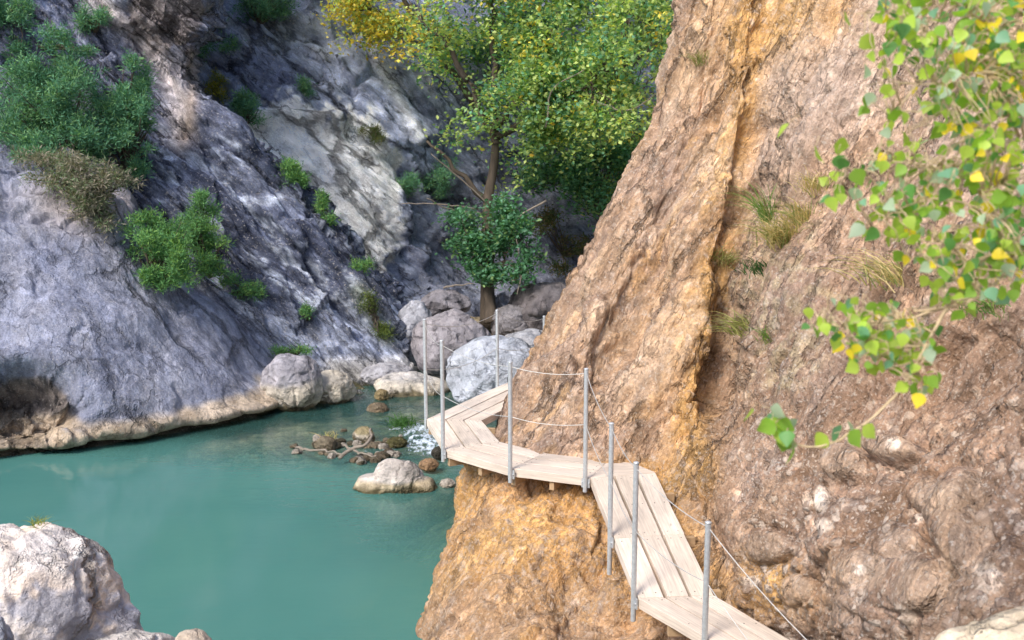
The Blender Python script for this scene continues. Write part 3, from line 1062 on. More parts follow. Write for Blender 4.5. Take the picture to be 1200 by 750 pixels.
def colF(p, px, py, dd):
    w = .25 * fbm(p * .4, 2, 110)[:, None]
    n1 = fbm(p * .4, 4, 120)
    n2 = fbm(p * 1.2 + w, 5, 121)
    n3 = fbm(p * 4, 4, 122)
    c = lerp(np.array([.29, .315, .405]), np.array([.45, .475, .56]), np.clip(.5 + 2.2 * n1, 0, 1))
    c = lerp(c, np.array([.18, .195, .28]), np.clip(fbm(stretched(p + w, DIP, .25, 1.3), 4, 123) * 2.6, 0, .65))
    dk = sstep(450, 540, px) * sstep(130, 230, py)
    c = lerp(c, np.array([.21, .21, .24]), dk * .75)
    # lime-white seep below the ledge and pale chute to its right
    wh = np.maximum(blob(px, py, 345, 200, 105, 78, .45), np.maximum(blob(px, py, 425, 235, 42, 90, .45), blob(px, py, 395, 185, 60, 40, .5)))
    c = lerp(c, np.array([1.0, .96, .90]), sstep(.16, .36, wh * 1.05 + .8 * n2 + .6 * n3 + .5 * fbm(stretched(p, DIP, .3, 2.2), 4, 124) - .08) * sstep(.03, .2, wh) * .97)
    d = segdist(px, py, [(438, 55), (455, 95), (492, 158)])
    c = lerp(c, np.array([.80, .78, .77]), np.exp(-(d / (8 + 6 * n2)) ** 2) * .95)
    d = segdist(px, py, [(490, 62), (505, 100)])
    c = lerp(c, np.array([.62, .61, .64]), np.exp(-(d / 5.0) ** 2) * .8)
    c = lerp(c, np.array([.58, .58, .62]), np.clip(blob(px, py, 375, 45, 45, 26, .5) * (.7 + n2), 0, .7))
    return c * np.array([.92, .99, 1.11]) * np.clip(1 + n3 * .7, .45, 1.7)[:, None]


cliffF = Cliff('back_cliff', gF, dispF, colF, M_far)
tag(cliffF.o, 'blue grey back wall of the gorge with a lime white seep', 'cliff', kind='structure')

# ------------------------------------------------------------------ ground under everything and the water
def bed_z(x, y):
    p = np.stack([x, y, 0 * x], 1)
    n = fbm(p * .5, 4, 130)
    z = -1.7 + 0 * x
    # the pool shoals towards the rapid and the bar upstream
    sh = sstep(13.2, 15.4, y + .35 * np.clip(x + 2.5, -3, 3) + .8 * n)
    z = z * (1 - sh) + sh * (-.28)
    z = np.maximum(z, -1.6 + 1.35 * np.exp(-(((x + .4) / 1.5) ** 2 + ((y - 12.8) / 2.2) ** 2)))
    z = z + .1 * n
    up = sstep(21.5, 25.5, y)
    z = z + up * (.65 + .5 * n)
    # rocky bank on the viewer's side
    bank = 1 - sstep(2.6, 6.2, y + .8 * n + .25 * np.clip(x, -6, 2))
    z = z * (1 - bank) + bank * (2.75 + .25 * n)
    far = sstep(14, 30, np.abs(x))
    return z + far * 6


gx = np.concatenate([np.linspace(-120, -14, 30), np.linspace(-13.5, 9, 260), np.linspace(9.5, 120, 30)])
gy = np.concatenate([np.linspace(-60, 0, 24), np.linspace(.3, 30, 300), np.linspace(31, 140, 30)])
X, Y = np.meshgrid(gx, gy)
z = bed_z(X.ravel(), Y.ravel())
v = np.stack([X.ravel(), Y.ravel(), z], 1)
f1, f2, cid = worley(v * 4.5, 131)
near = (np.abs(v[:, 0]) < 13) & (v[:, 1] > 0) & (v[:, 1] < 30)
v[:, 2] += np.where(near, np.sqrt(np.clip(1 - (f1 / .6) ** 2, 0, 1)) * .05 * (cid > .4), 0)
c = lerp(np.array([.40, .33, .23]), np.array([.26, .23, .16]), np.clip(.5 + fbm(v * 1.0, 3, 132), 0, 1)) * (.7 + .6 * cid)[:, None]
ground = link('ground', mesh_np('ground', v, grid_quads(*X.shape), None, c), M_bed)
tag(ground, 'stony ground and gravel bed lying under the river water', 'ground', kind='structure')

wx = np.linspace(-16, 4.5, 420)
wy = np.linspace(3.5, 27, 460)
X, Y = np.meshgrid(wx, wy)
x, y = X.ravel(), Y.ravel()
step = sstep(15.2, 16.8, y + .1 * x)
p = np.stack([x, y, 0 * x], 1)
px, py, _ = project(p)
foam = np.maximum(blob(px, py, 512, 520, 52, 20, .6), np.maximum(blob(px, py, 485, 503, 40, 9, .7), blob(px, py, 455, 497, 20, 7, .7) * .7))
foam = np.maximum(foam, .75 * blob(px, py, 470, 530, 70, 8, .7))
depth = np.clip(-bed_z(x, y), 0.02, 5)
wz = .003 * fbm(p * 1.5, 2, 140) + foam * (.07 * fbm(p * np.array([3.5, 5, 1]), 3, 141) + .02)
water = link('water', mesh_np('water', np.stack([x, y, wz], 1), grid_quads(*X.shape), None, None, True,
                              {'murk': 1 - np.exp(-depth * 1.0), 'foam': foam,
                               'ripple': .07 + .6 * blob(px, py, 470, 540, 190, 60, .7) + .10 * sstep(560, 700, py)}), M_water)
tag(water, 'milky turquoise pool of the river with a small rapid feeding it', 'river water', kind='structure')

# ------------------------------------------------------------------ boulders
def sphere_dirs(sub):
    t = (1 + 5 ** .5) / 2
    v = np.array([[-1, t, 0], [1, t, 0], [-1, -t, 0], [1, -t, 0], [0, -1, t], [0, 1, t], [0, -1, -t], [0, 1, -t], [t, 0, -1], [t, 0, 1], [-t, 0, -1], [-t, 0, 1]], float)
    f = np.array([[0, 11, 5], [0, 5, 1], [0, 1, 7], [0, 7, 10], [0, 10, 11], [1, 5, 9], [5, 11, 4], [11, 10, 2], [10, 7, 6], [7, 1, 8],
                  [3, 9, 4], [3, 4, 2], [3, 2, 6], [3, 6, 8], [3, 8, 9], [4, 9, 5], [2, 4, 11], [6, 2, 10], [8, 6, 7], [9, 8, 1]])
    v /= np.linalg.norm(v, axis=1)[:, None]
    for _ in range(sub):
        e = np.concatenate([f[:, [0, 1]], f[:, [1, 2]], f[:, [2, 0]]])
        e.sort(axis=1)
        u, inv = np.unique(e, axis=0, return_inverse=True)
        inv = inv.reshape(-1)
        m = v[u[:, 0]] + v[u[:, 1]]
        m /= np.linalg.norm(m, axis=1)[:, None]
        n = len(f)
        a, b, c_ = inv[:n] + len(v), inv[n:2 * n] + len(v), inv[2 * n:] + len(v)
        v = np.concatenate([v, m])
        f = np.concatenate([np.stack([f[:, 0], a, c_], 1), np.stack([f[:, 1], b, a], 1), np.stack([f[:, 2], c_, b], 1), np.stack([a, b, c_], 1)])
    return v, f


_SPH = {}


def boulder_mesh(name, centre, lumps, seed, sub=5, cuts=10, rough=.05, colour=None, facet=.8):
    """star-shaped union of ellipsoids (offset, radii) about centre, chipped by flat cuts and roughened"""
    if sub not in _SPH:
        _SPH[sub] = sphere_dirs(sub)
    dirs, tris = _SPH[sub]
    rr = np.random.default_rng(seed)
    size = np.mean(lumps[0][1])
    r = np.zeros(len(dirs))
    for off, rad in lumps:
        off, rad = np.asarray(off, float), np.asarray(rad, float)
        a = np.sum((dirs / rad) ** 2, 1)
        b = -2 * np.sum(dirs * off / rad ** 2, 1)
        cc = np.sum((off / rad) ** 2) - 1
        disc = b * b - 4 * a * cc
        hit = np.where(disc > 0, (-b + np.sqrt(np.maximum(disc, 0))) / (2 * a), 0)
        r = np.maximum(r, hit)
    p = dirs * r[:, None]
    for k in range(cuts):
        n = rr.normal(size=3)
        n /= np.linalg.norm(n)
        dp = p @ n
        h = dp.max() * rr.uniform(facet, .97)
        p = p - n * (np.maximum(dp - h, 0) * .85)[:, None]
    q = (p + rr.uniform(-50, 50, 3))
    amp = size
    nn = p / (np.linalg.norm(p, axis=1)[:, None] + 1e-9)
    d = fbm(q * (1.3 / size), 3, seed) * .20 * amp + fbm(q * (5 / size), 4, seed + 1) * rough * amp
    cr = ridged(q * (1.4 / size), 2, seed + 2)
    d = d - np.clip(cr - .72, 0, 1) * .35 * amp
    p = p + nn * d[:, None]
    v = p + centre
    if callable(colour):
        px, py, _ = project(v)
        c_ = colour(v, px, py, q)
    else:
        n3 = fbm(q * (3 / size), 4, seed + 5)
        c_ = np.asarray(colour)[None] * np.clip(1 + n3 * .7, .55, 1.5)[:, None]
    return mesh_np(name, v, None, tris, c_)


def lime_foot(base, lime=(.58, .53, .45), moss=(.11, .09, .045), hi=.35, seed=0):
    base, lime, moss = map(np.array, (base, lime, moss))

    def f(v, px, py, q):
        n = fbm(v * 1.6, 4, seed + 200)
        n3 = fbm(v * 7, 4, seed + 201)
        c_ = lerp(base[None] * .8, base[None] * 1.25, np.clip(.5 + n * 2, 0, 1))
        z = v[:, 2] + .25 * n * hi * 2
        c_ = lerp(c_, lime, (1 - sstep(hi, hi * 1.5, z)) * .9)
        c_ = lerp(c_, moss, (1 - sstep(.03, .12, z + .1 * n3)) * .9)
        return c_ * np.clip(1 + n3 * .5, .6, 1.5)[:, None]
    return f


def boulder(px, py, d, hw, hh, label, seed, colour, depth=.9, name='boulder', sub=5, lumps=None, cuts=10, mat=None, group=None, rough=.03, facet=.8):
    """hw, hh: half width and half height as seen, in picture units at depth d"""
    c0 = P(px, py, d)
    w, h = hw * d / F, hh * d / F / math.cos(PITCH)
    ls = [((0, 0, 0), (w, w * depth, h))]
    for (ox, oz, sw, shh) in lumps or []:
        ls.append(((ox * d / F, 0, -oz * d / F), (sw * d / F, sw * d / F * depth, shh * d / F)))
    me = boulder_mesh(name, c0, ls, seed, sub, cuts, rough, colour, facet)
    zmin = min(vv.co.z for vv in me.vertices)
    o = link(name, me, mat or M_boulder, None, (c0[0], c0[1], zmin))
    return tag(o, label, 'rock' if name != 'boulder' else 'boulder', group)


PALE = np.array([.56, .52, .49])


def near_col(v, px, py, q):
    n = fbm(v * 2.2, 4, 300)
    n2 = fbm(v * 5, 4, 302)
    n3 = fbm(v * 18, 3, 301)
    c_ = lerp(np.array([.84, .77, .735]), np.array([.80, .655, .54]), np.clip(n * 2.2 + .1, 0, .8))
    bl = sstep(.35, .6, sstep(665, 725, py + 40 * n) * .6 + .9 * n2 + .3 * n3) * .85  # blue grey in patches, more of it towards the bottom
    c_ = lerp(c_, np.array([.38, .39, .46]), bl)
    return c_ * np.clip(1 + n3 * .4, .7, 1.2)[:, None]


boulder(28, 735, 6.2, 118, 120, 'large pale boulder with blue grey patches lower down, topped by a grass tuft', 41, near_col, .9, sub=6,
        lumps=[(75, 20, 62, 62), (-60, 10, 80, 110)], cuts=7, rough=.07, facet=.86)
boulder(150, 792, 5.7, 70, 48, 'low pale boulder at the pool edge, mostly below the view', 42, PALE * 1.1, .9, sub=5, cuts=5)
boulder(225, 768, 5.5, 26, 30, 'small cream stone beside the low pale boulder', 43, np.array([.56, .47, .38]), .9, name='rock', sub=4)
boulder(-20, 770, 5.2, 40, 55, 'bluish stone wedged against the large pale boulder', 44, np.array([.38, .40, .46]), .9, name='rock', sub=5)
boulder(1215, 800, 3.75, 125, 82, 'cream boulder lying against the foot of the conglomerate cliff', 45, np.array([.80, .67, .50]), .7, sub=5, cuts=6)

boulder(343, 449, 18.4, 36, 34, 'grey boulder with a pale waterline, next to the smooth slab', 46, lime_foot((.33, .32, .36), hi=.42, seed=1), .9)
boulder(388, 455, 19.0, 32, 20, 'low cream rock with mossy hollows right of the grey boulder', 47, lime_foot((.50, .46, .40), hi=.3, seed=2), .8)
boulder(480, 456, 19.9, 48, 18, 'flat whitish rock shelf at the head of the pool', 48, lime_foot((.50, .48, .47), hi=.2, seed=3), .8)
boulder(455, 442, 20.6, 34, 18, 'bluish grey rock ledge behind the flat whitish shelf', 49, np.array([.42, .42, .46]), .8)
boulder(532, 408, 21.2, 50, 44, 'big rounded purple grey boulder behind the first railing posts', 50, np.array([.30, .285, .315]), .9, sub=6, cuts=9, rough=.015, facet=.72)
boulder(580, 440, 18.6, 56, 46, 'big bluish white boulder behind the bend of the boardwalk', 51, np.array([.44, .48, .56]), .9, sub=6, cuts=7, rough=.015)
boulder(622, 410, 22.5, 40, 22, 'low grey boulder peeping out beside the conglomerate nose', 52, np.array([.38, .39, .43]), .9)
boulder(486, 384, 22.2, 22, 32, 'upright pale rock left of the big purple grey boulder', 53, np.array([.40, .41, .46]), .9)
boulder(522, 356, 24.3, 30, 16, 'small dark boulder above the big purple grey boulder', 54, np.array([.24, .23, .26]), .9)
boulder(640, 365, 25.0, 46, 40, 'dark brown grey boulder in the hollow right of the trunk', 55, np.array([.17, .155, .165]), .9)
boulder(600, 378, 24.6, 26, 20, 'dark grey stone at the foot of the tree trunk', 56, np.array([.24, .23, .25]), .9, name='rock')
boulder(466, 563, 13.9, 30, 27, 'pointed cream rock standing alone in the pool', 57, lime_foot((.55, .50, .47), hi=.12, seed=5, lime=(.48, .40, .27)), .7,
        lumps=[(-24, 7, 30, 15), (22, 8, 26, 13)], cuts=9, facet=.8)
boulder(524, 567, 14.0, 10, 6, 'tiny pale stone at the tip of the pointed cream rock', 58, np.array([.48, .44, .39]), .8, name='rock', sub=4, mat=M_small)
boulder(503, 545, 14.6, 12, 8, 'small orange brown stone behind the pointed cream rock', 59, np.array([.34, .22, .13]), .8, name='rock', sub=4, mat=M_small)
boulder(514, 531, 15.2, 9, 8, 'dark wet stone under the corner of the boardwalk', 60, np.array([.06, .055, .045]), .9, name='rock', sub=4, mat=M_small)
boulder(465, 519, 15.9, 12, 7, 'dark mossy stone in the white water', 61, np.array([.09, .085, .035]), .9, name='rock', sub=4, mat=M_small)
boulder(426, 512, 16.3, 13, 13, 'yellowish mossy stone topping the gravel bar', 62, lime_foot((.40, .34, .20), hi=.1, seed=6), .9, name='rock', sub=4, mat=M_small)
boulder(382, 522, 15.8, 14, 11, 'dark stub of rock with weed at the left of the gravel bar', 63, np.array([.20, .17, .12]), .9, name='rock', sub=4, mat=M_small)
boulder(443, 480, 18.3, 14, 8, 'brown low stone upstream of the grassy hummock', 64, np.array([.20, .16, .11]), .9, name='rock', sub=4, mat=M_small)
boulder(447, 463, 19.1, 9, 7, 'small mossy stone before the flat whitish shelf', 65, np.array([.30, .24, .13]), .9, name='rock', sub=4, mat=M_small)

rng = np.random.default_rng(182)
# stones of the gravel bar: single stones, told apart only by their place
bar = []
for k in range(64):
    ccx, ccy, srx, sry = [(385, 524, 14, 5), (422, 522, 14, 10), (430, 537, 14, 5), (408, 532, 26, 5), (452, 522, 10, 7)][rng.integers(0, 5)]
    bx, by = ccx + rng.normal(0, srx), ccy + rng.normal(0, sry)
    s = rng.uniform(2.2, 6.5)
    q = onz(bx, by, 0.0)
    dd = (q - CAM) @ FW
    tone = rng.choice([0, 1, 2], p=[.45, .35, .2])
    c_ = [np.array([.17, .14, .10]), np.array([.36, .33, .29]), np.array([.09, .08, .055])][tone] * rng.uniform(.8, 1.2)
    o = boulder(bx, by - s * .35, dd, s * 1.3, s * .85, 'low wet stone of the gravel bar in the middle of the river', 400 + k, c_, .9,
                name='stone', sub=3, mat=M_small, group='stones of the gravel bar', cuts=14, facet=.55)
for k, (pts, rad, lab) in enumerate([
        ([(348, 525), (362, 528), (380, 527), (402, 532)], .024, 'thin grey driftwood stick lying at the left tip of the gravel bar'),
        ([(398, 536), (412, 526), (428, 521), (436, 510), (433, 503)], .034, 'curved pale driftwood branch hooked over the mossy stone'),
        ([(402, 522), (420, 531), (440, 534)], .022, 'dark driftwood stick lying across the gravel bar')]):
    mb = MB()
    q = [onz(a, b, .12 + .08 * i) for i, (a, b) in enumerate(pts)]
    q = np.array(q)
    tt = np.linspace(0, 1, len(q))
    ts = np.linspace(0, 1, 14)
    q = np.stack([np.interp(ts, tt, q[:, j]) for j in range(3)], 1) + rng.normal(0, .012, (14, 3))
    mb.tube(q, np.linspace(rad, rad * .5, 14), 7, None, .15)
    tag(mb.build('driftwood', M_dead, None, q[0], True), lab, 'driftwood', 'driftwood on the gravel bar')

# ------------------------------------------------------------------ foliage
def leaves(mb, centres, ncl, spread, size, aspect, pal, up=.3, squash=.8, jitter=.25, stiff=None, tint=None):
    """diamond leaves around clump centres; pal: list of (colour, weight)"""
    cols = np.array([p_[0] for p_ in pal], float)
    w = np.array([p_[1] for p_ in pal], float)
    w /= w.sum()
    n = len(centres)
    base = rng.choice(len(cols), n, p=w)
    idx = np.repeat(np.arange(n), ncl)
    m = len(idx)
    pos = centres[idx] + rng.normal(size=(m, 3)) * spread * np.array([1, 1, squash])
    ax = rng.normal(size=(m, 3))
    if stiff is not None:
        ax = ax * .6 + (pos - centres[idx]) / spread + np.array([0, 0, stiff])
    else:
        ax[:, 2] = ax[:, 2] * .6 - .15
    ax /= np.linalg.norm(ax, axis=1)[:, None] + 1e-9
    nr = rng.normal(size=(m, 3)) + np.array([0, 0, up * 3])
    sd = np.cross(ax, nr)
    sd /= np.linalg.norm(sd, axis=1)[:, None] + 1e-9
    nn = np.cross(sd, ax)
    L_ = (size * rng.uniform(.65, 1.35, m))[:, None]
    W_ = L_ * aspect
    v = np.stack([pos - ax * L_ * .5, pos + sd * W_ * .5 + nn * W_ * .12, pos + ax * L_ * .5, pos - sd * W_ * .5 + nn * W_ * .12], 1).reshape(-1, 3)
    q = np.arange(m * 4).reshape(-1, 4)
    mixk = rng.random(m) < jitter
    ci = np.where(mixk, rng.choice(len(cols), m, p=w), base[idx])
    c_ = cols[ci] * rng.uniform(.72, 1.3, (m, 1)) * (1 + rng.normal(0, .12, (n, 1))[idx])
    mb.add(v, q, None, np.repeat(c_, 4, axis=0))


def blob_points(blobs, n, shell=.55):
    """n clump centres shared over blobs (px,py,d,rx,ry[,weight]) in picture size at their own distance"""
    wts = np.array([b[3] * b[4] * (b[5] if len(b) > 5 else 1) for b in blobs], float)
    wts /= wts.sum()
    out = []
    for b, w in zip(blobs, wts):
        k = max(1, int(round(n * w)))
        dirs = rng.normal(size=(k, 3))
        dirs /= np.linalg.norm(dirs, axis=1)[:, None]
        r = rng.uniform(0, 1, k) ** (1 / 3 if shell is None else shell * .6)
        s = b[2] / F
        if k > 24:                                   # clumps gather on sprays, leaving gaps between
            nsub = max(5, k // 11)
            own = rng.integers(0, nsub, k)
            dirs = dirs[own] * r[own][:, None] + rng.normal(0, .16, (k, 3))
            r = np.ones(k)
        out.append(P(b[0], b[1], b[2]) + dirs * r[:, None] * np.array([b[3] * s, (b[3] + b[4]) * .5 * s, b[4] * s]))
    return np.concatenate(out)


def wander(a, b, n, amp, sag=0.0):
    a, b = np.asarray(a, float), np.asarray(b, float)
    t = np.linspace(0, 1, n)[:, None]
    p_ = a + (b - a) * t
    off = np.cumsum(rng.normal(0, amp, (n, 3)), axis=0)
    off = off - off[-1] * t
    p_ = p_ + off * np.sin(math.pi * t) ** .5
    p_[:, 2] += sag * np.sin(math.pi * t[:, 0])
    return p_


def pl(pts, d):
    return np.array([P(a, b, d if len(c_) == 0 else c_[0]) for (a, b, *c_) in pts])


def smooth_line(pts, n):
    pts = np.asarray(pts, float)
    t = np.concatenate([[0], np.cumsum(np.linalg.norm(np.diff(pts, axis=0), axis=1))])
    y = pts[:, None, :]
    return hermite(t, y, np.linspace(0, t[-1], n))[:, 0, :]


def tree(name, label, base, trunk_pts, trunk_r, limbs, blobs, nclump, ncl, spread, size, pal, aspect=.6, cat='tree', group=None, twigs=60, dead=(), mat=None, shell=.55, bark=None):
    root = empty(name, base)
    inv = -np.array(base)
    mb = MB()
    line = smooth_line(np.array(trunk_pts), 22)
    line = line + np.cumsum(rng.normal(0, .012, line.shape), 0)
    rad = np.linspace(trunk_r, trunk_r * .35, 22)
    rad[:4] *= np.array([1.5, 1.25, 1.1, 1.03])
    mb.tube(line + inv, rad, 10, None, .09)
    mb.build('trunk', bark or M_bark, root, None, True)
    cen = blob_points(blobs, nclump, shell)
    lm = MB()
    ends = []
    for (a, b, r0) in limbs:
        q = wander(a, b, 12, .06)
        ends.append(q)
        lm.tube(q + inv, np.linspace(r0, r0 * .3, 12), 7, None, .08)
    src = np.concatenate(ends + [line[8:]]) if ends else line[5:]
    for k in rng.choice(len(cen), min(twigs, len(cen)), replace=False):
        j = np.argmin(np.linalg.norm(src - cen[k], axis=1) + rng.uniform(0, .6, len(src)))
        q = wander(src[j], cen[k], 7, .05, .05)
        lm.tube(q + inv, np.linspace(.018, .006, 7), 4)
    if limbs or twigs:
        lm.build('branches', bark or M_bark, root, None, True)
    for q in dead:
        dm = MB()
        w = smooth_line(q, 12) + rng.normal(0, .01, (12, 3))
        dm.tube(w + inv, np.linspace(.028, .01, 12), 5)
        dm.build('dead_branch', M_dead, root, None, True)
    cb = MB()
    leaves(cb, cen + inv, ncl, spread, size, aspect, pal)
    cb.build('crown', mat or M_leaf, root)
    tag(root, label, cat, group)
    return root


G_mid = (.22, .345, .14)
G_blue = (.12, .28, .17)
G_dark = (.06, .16, .08)
G_lime = (.45, .54, .19)
YEL = (.70, .58, .12)
YEL2 = (.55, .38, .05)

rng = np.random.default_rng(154)
b0 = P(573, 378, 25.6)
tree('broadleaf_tree', 'large green and yellow tree leaning over the gorge, thick forked trunk', b0,
     [P(573, 385, 25.6), P(572, 330, 25.6), P(571, 280, 25.6), P(572, 235, 25.5), P(580, 190, 25.4), P(583, 150, 25.3), P(578, 110, 25.2)], .20,
     [(P(570, 235, 25.5), P(500, 165, 25), .09), (P(582, 170, 25.3), P(548, 95, 25), .13), (P(548, 95, 25), P(490, 20, 24.6), .09), (P(582, 150, 25.3), P(640, 60, 25), .11),
      (P(582, 160, 25.3), P(690, 100, 24.6), .10), (P(578, 110, 25.2), P(575, -40, 25.2), .10), (P(690, 100, 24.6), P(760, 60, 24.4), .06)],
     [(575, 40, 25.4, 85, 70), (600, -50, 25.6, 130, 70), (640, 110, 24.8, 75, 70, 1.3), (700, 110, 24.6, 70, 75, 1.3), (665, 170, 24.5, 55, 42, .9), (610, 120, 24.8, 40, 45, .8),
      (740, 60, 24.5, 55, 70, 1.1), (545, 150, 25, 40, 30, .4), (520, 30, 24.8, 55, 36, .7), (545, -20, 24.9, 60, 40, .8), (600, 200, 25.8, 22, 30, .5)],
     900, 29, .23, .125, [(G_mid, 5), (G_lime, 4), (G_blue, 3), (YEL, .55), (YEL2, .15)], .62, twigs=160,
     dead=[[P(572, 240, 25.4), P(535, 205, 25), P(505, 180, 24.8)], [P(560, 245, 25.3), P(520, 240, 24.8), P(470, 238, 24.6)], [P(565, 250, 25.3), P(525, 245, 24.8), P(500, 232, 24.5)],
           [P(640, 235, 24.5), P(606, 258, 24.2), P(608, 300, 24)], [P(700, 120, 24), P(735, 130, 23.8), P(772, 108, 23.6)], [P(640, 150, 24), P(648, 105, 23.8), P(685, 82, 23.6)]])
tree('evergreen_tree', 'small dark blue green tree in front of the big forked trunk', P(574, 372, 24.6),
     [P(576, 378, 24.6), P(573, 345, 24.6), P(576, 310, 24.6), P(578, 270, 24.6)], .15,
     [(P(574, 320, 24.6), P(545, 285, 24.4), .04), (P(576, 310, 24.6), P(612, 280, 24.4), .04)],
     [(574, 275, 24.5, 22, 34), (545, 256, 24.5, 24, 9, .8), (604, 262, 24.4, 22, 16), (562, 318, 24.3, 18, 16), (594, 322, 24.3, 22, 10), (536, 290, 24.4, 16, 8, .7), (618, 298, 24.3, 10, 22, .7), (590, 240, 24.4, 16, 10, .7), (552, 284, 24.4, 14, 14, .8)],
     270, 26, .15, .12, [(G_blue, 3), (G_dark, 5), (G_mid, 1)], .5, twigs=40,
     dead=[[P(520, 337, 24.2), P(540, 334, 24.2), P(556, 332, 24.2)], [P(600, 330, 24.2), P(610, 322, 24.1), P(606, 345, 24)]])
tree('yellowing_tree', 'yellow leaved tree at the top edge between cliff and green trees', P(568, 138, 28.6),
     [P(568, 138, 28.6), P(530, 82, 27.6), P(495, 30, 26.9), P(468, -30, 26.6), P(455, -90, 26.5)], .11,
     [(P(495, 30, 26.8), P(430, 10, 26.4), .05), (P(480, -10, 26.7), P(520, -60, 26.5), .05)],
     [(435, 15, 26.4, 52, 26), (480, 25, 26.5, 45, 26), (400, 0, 26.4, 30, 24), (450, -50, 26.5, 90, 45), (465, 55, 26.4, 30, 16, .35), (400, 55, 26.4, 14, 14, .3)],
     300, 30, .22, .115, [(YEL, 5), (YEL2, 2), (G_lime, 4), (G_mid, 1)], .62, twigs=50)
tree('poplar_tree', 'green tree with a straight bare grey trunk beside the cliff nose', P(745, 215, 28.5),
     [P(738, 260, 28.5), P(741, 180, 28.5), P(735, 90, 28.4), P(727, 20, 28.3), P(722, -80, 28.2)], .2,
     [(P(735, 90, 28.4), P(690, 20, 28), .07), (P(730, 40, 28.3), P(775, -20, 28), .07), (P(738, 130, 28.4), P(780, 80, 28), .05)],
     [(700, 25, 28.4, 60, 45), (765, 20, 28.2, 50, 50), (730, -60, 28.3, 110, 60), (770, 110, 28, 38, 55), (735, 175, 28.2, 40, 35), (715, 215, 28.2, 45, 30), (690, 70, 28.6, 40, 40)],
     560, 32, .26, .13, [(G_mid, 5), (G_lime, 3), (G_blue, 2), (YEL, .7)], .62, twigs=70)
tree('understorey_tree', 'dark green bushy tree filling the shade below the straight trunk', P(700, 300, 27.6),
     [P(700, 330, 27.6), P(702, 270, 27.6), P(705, 230, 27.6)], .1, [],
     [(700, 215, 27.4, 50, 30), (660, 210, 27.4, 35, 26), (725, 245, 27.2, 28, 26), (690, 180, 27.6, 50, 30), (640, 190, 27.7, 30, 30)],
     300, 26, .22, .13, [(G_blue, 5), (G_dark, 3), (G_mid, 2)], .5, twigs=40)
tree('sapling', 'teal green sapling behind the tree fork, high on the back wall', P(640, 60, 30),
     [P(640, 120, 30), P(640, 60, 30), P(642, 0, 30)], .1, [],
     [(640, 40, 29.6, 60, 45), (600, 20, 29.6, 50, 40), (560, 60, 29.2, 40, 40), (690, 130, 29.6, 60, 60)],
     330, 26, .24, .14, [(G_blue, 5), (G_mid, 3), ((.06, .16, .09), 3)], .55, twigs=40)


rng = np.random.default_rng(182)
# ---- shrubs on the rock
def shrub(cliff, px, py, label, blobs, nclump, ncl, spread, size, pal, aspect=.2, name='juniper_shrub', stiff=.5, mat=None, group=None, stem=True, cat='shrub', off=.1):
    nclump, ncl, size, spread = int(nclump * 3.4), int(ncl * .62), size * .62, spread * .62
    h = cliff.at(px, py)
    base = h[0] if h else P(px, py, 20)
    d = (base - CAM) @ FW
    root = empty(name, base)
    bl = [(b[0], b[1], d - (b[5] if len(b) > 5 else off), b[2], b[3], b[4] if len(b) > 4 else 1) for b in blobs]
    cen = blob_points(bl, nclump, .6)
    if stem:
        sm = MB()
        for k in rng.choice(len(cen), min(len(cen), 5 + nclump // 12), replace=False):
            q = wander(np.zeros(3), cen[k] - base, 8, .03, .06)
            sm.tube(q, np.linspace(.028, .006, 8), 5)
        sm.build('stem', M_bark, root, None, True)
    fb = MB()
    leaves(fb, cen - base, ncl, spread, size, aspect, pal, stiff=stiff)
    fb.build('foliage', mat or M_needle, root)
    return tag(root, label, cat, group)


JUN = [((.11, .26, .15), 4), ((.075, .20, .125), 3), ((.17, .32, .14), 2.5)]
JUN2 = [((.14, .30, .11), 4), ((.09, .22, .09), 3), ((.22, .38, .10), 2)]
DRY = [((.30, .265, .215), 4), ((.20, .19, .14), 3), ((.15, .20, .11), 4)]
shrub(cliffL2, 75, 185, 'broad feathery juniper hanging over the upper left rock, largest of all', [(35, 110, 48, 38), (65, 75, 28, 38), (90, 120, 45, 40), (60, 150, 70, 30), (25, 150, 30, 26), (105, 165, 45, 25), (62, 42, 14, 24)],
      330, 46, .13, .15, JUN, off=.5)
shrub(cliffL2, 150, 205, 'upright juniper with a drooping skirt right of the broad one', [(158, 90, 16, 24), (165, 120, 24, 30), (150, 150, 32, 34), (160, 182, 20, 18), (135, 130, 22, 24)], 170, 46, .12, .15, JUN, off=.4)
shrub(cliffL2, 12, 15, 'dark juniper cut off by the top left corner', [(10, 10, 26, 22), (-20, 0, 40, 40), (14, 55, 12, 14)], 110, 40, .12, .15, JUN, off=.3)
shrub(cliffL2, 110, 40, 'small wispy juniper under the brown overhang', [(108, 24, 14, 18)], 26, 36, .12, .14, JUN, off=.2)
shrub(cliffL1, 60, 195, 'low teal green tuft at the left of the dry brown brush', [(35, 178, 22, 10), (58, 240, 12, 10)], 34, 36, .11, .13, JUN, off=.3)
shrub(cliffL1, 105, 235, 'dry brown brush with olive tips spilling over the slab top', [(70, 195, 45, 20), (105, 215, 32, 28), (118, 245, 22, 22), (135, 215, 22, 18)], 150, 34, .13, .15, DRY, stiff=.1, off=.3, name='dry_shrub')
shrub(cliffL1, 188, 338, 'dense bright green shrub standing on the slab edge', [(185, 285, 34, 32), (205, 305, 28, 28), (170, 265, 18, 18), (190, 325, 22, 14)], 170, 42, .11, .13, JUN2, off=.3, name='green_shrub')
shrub(cliffL1, 245, 325, 'looser green shrub with pale bare twigs right of the dense one', [(240, 270, 24, 26), (255, 300, 24, 22), (238, 245, 14, 20), (225, 265, 18, 18)], 120, 38, .11, .13, JUN2, off=.3, name='green_shrub')
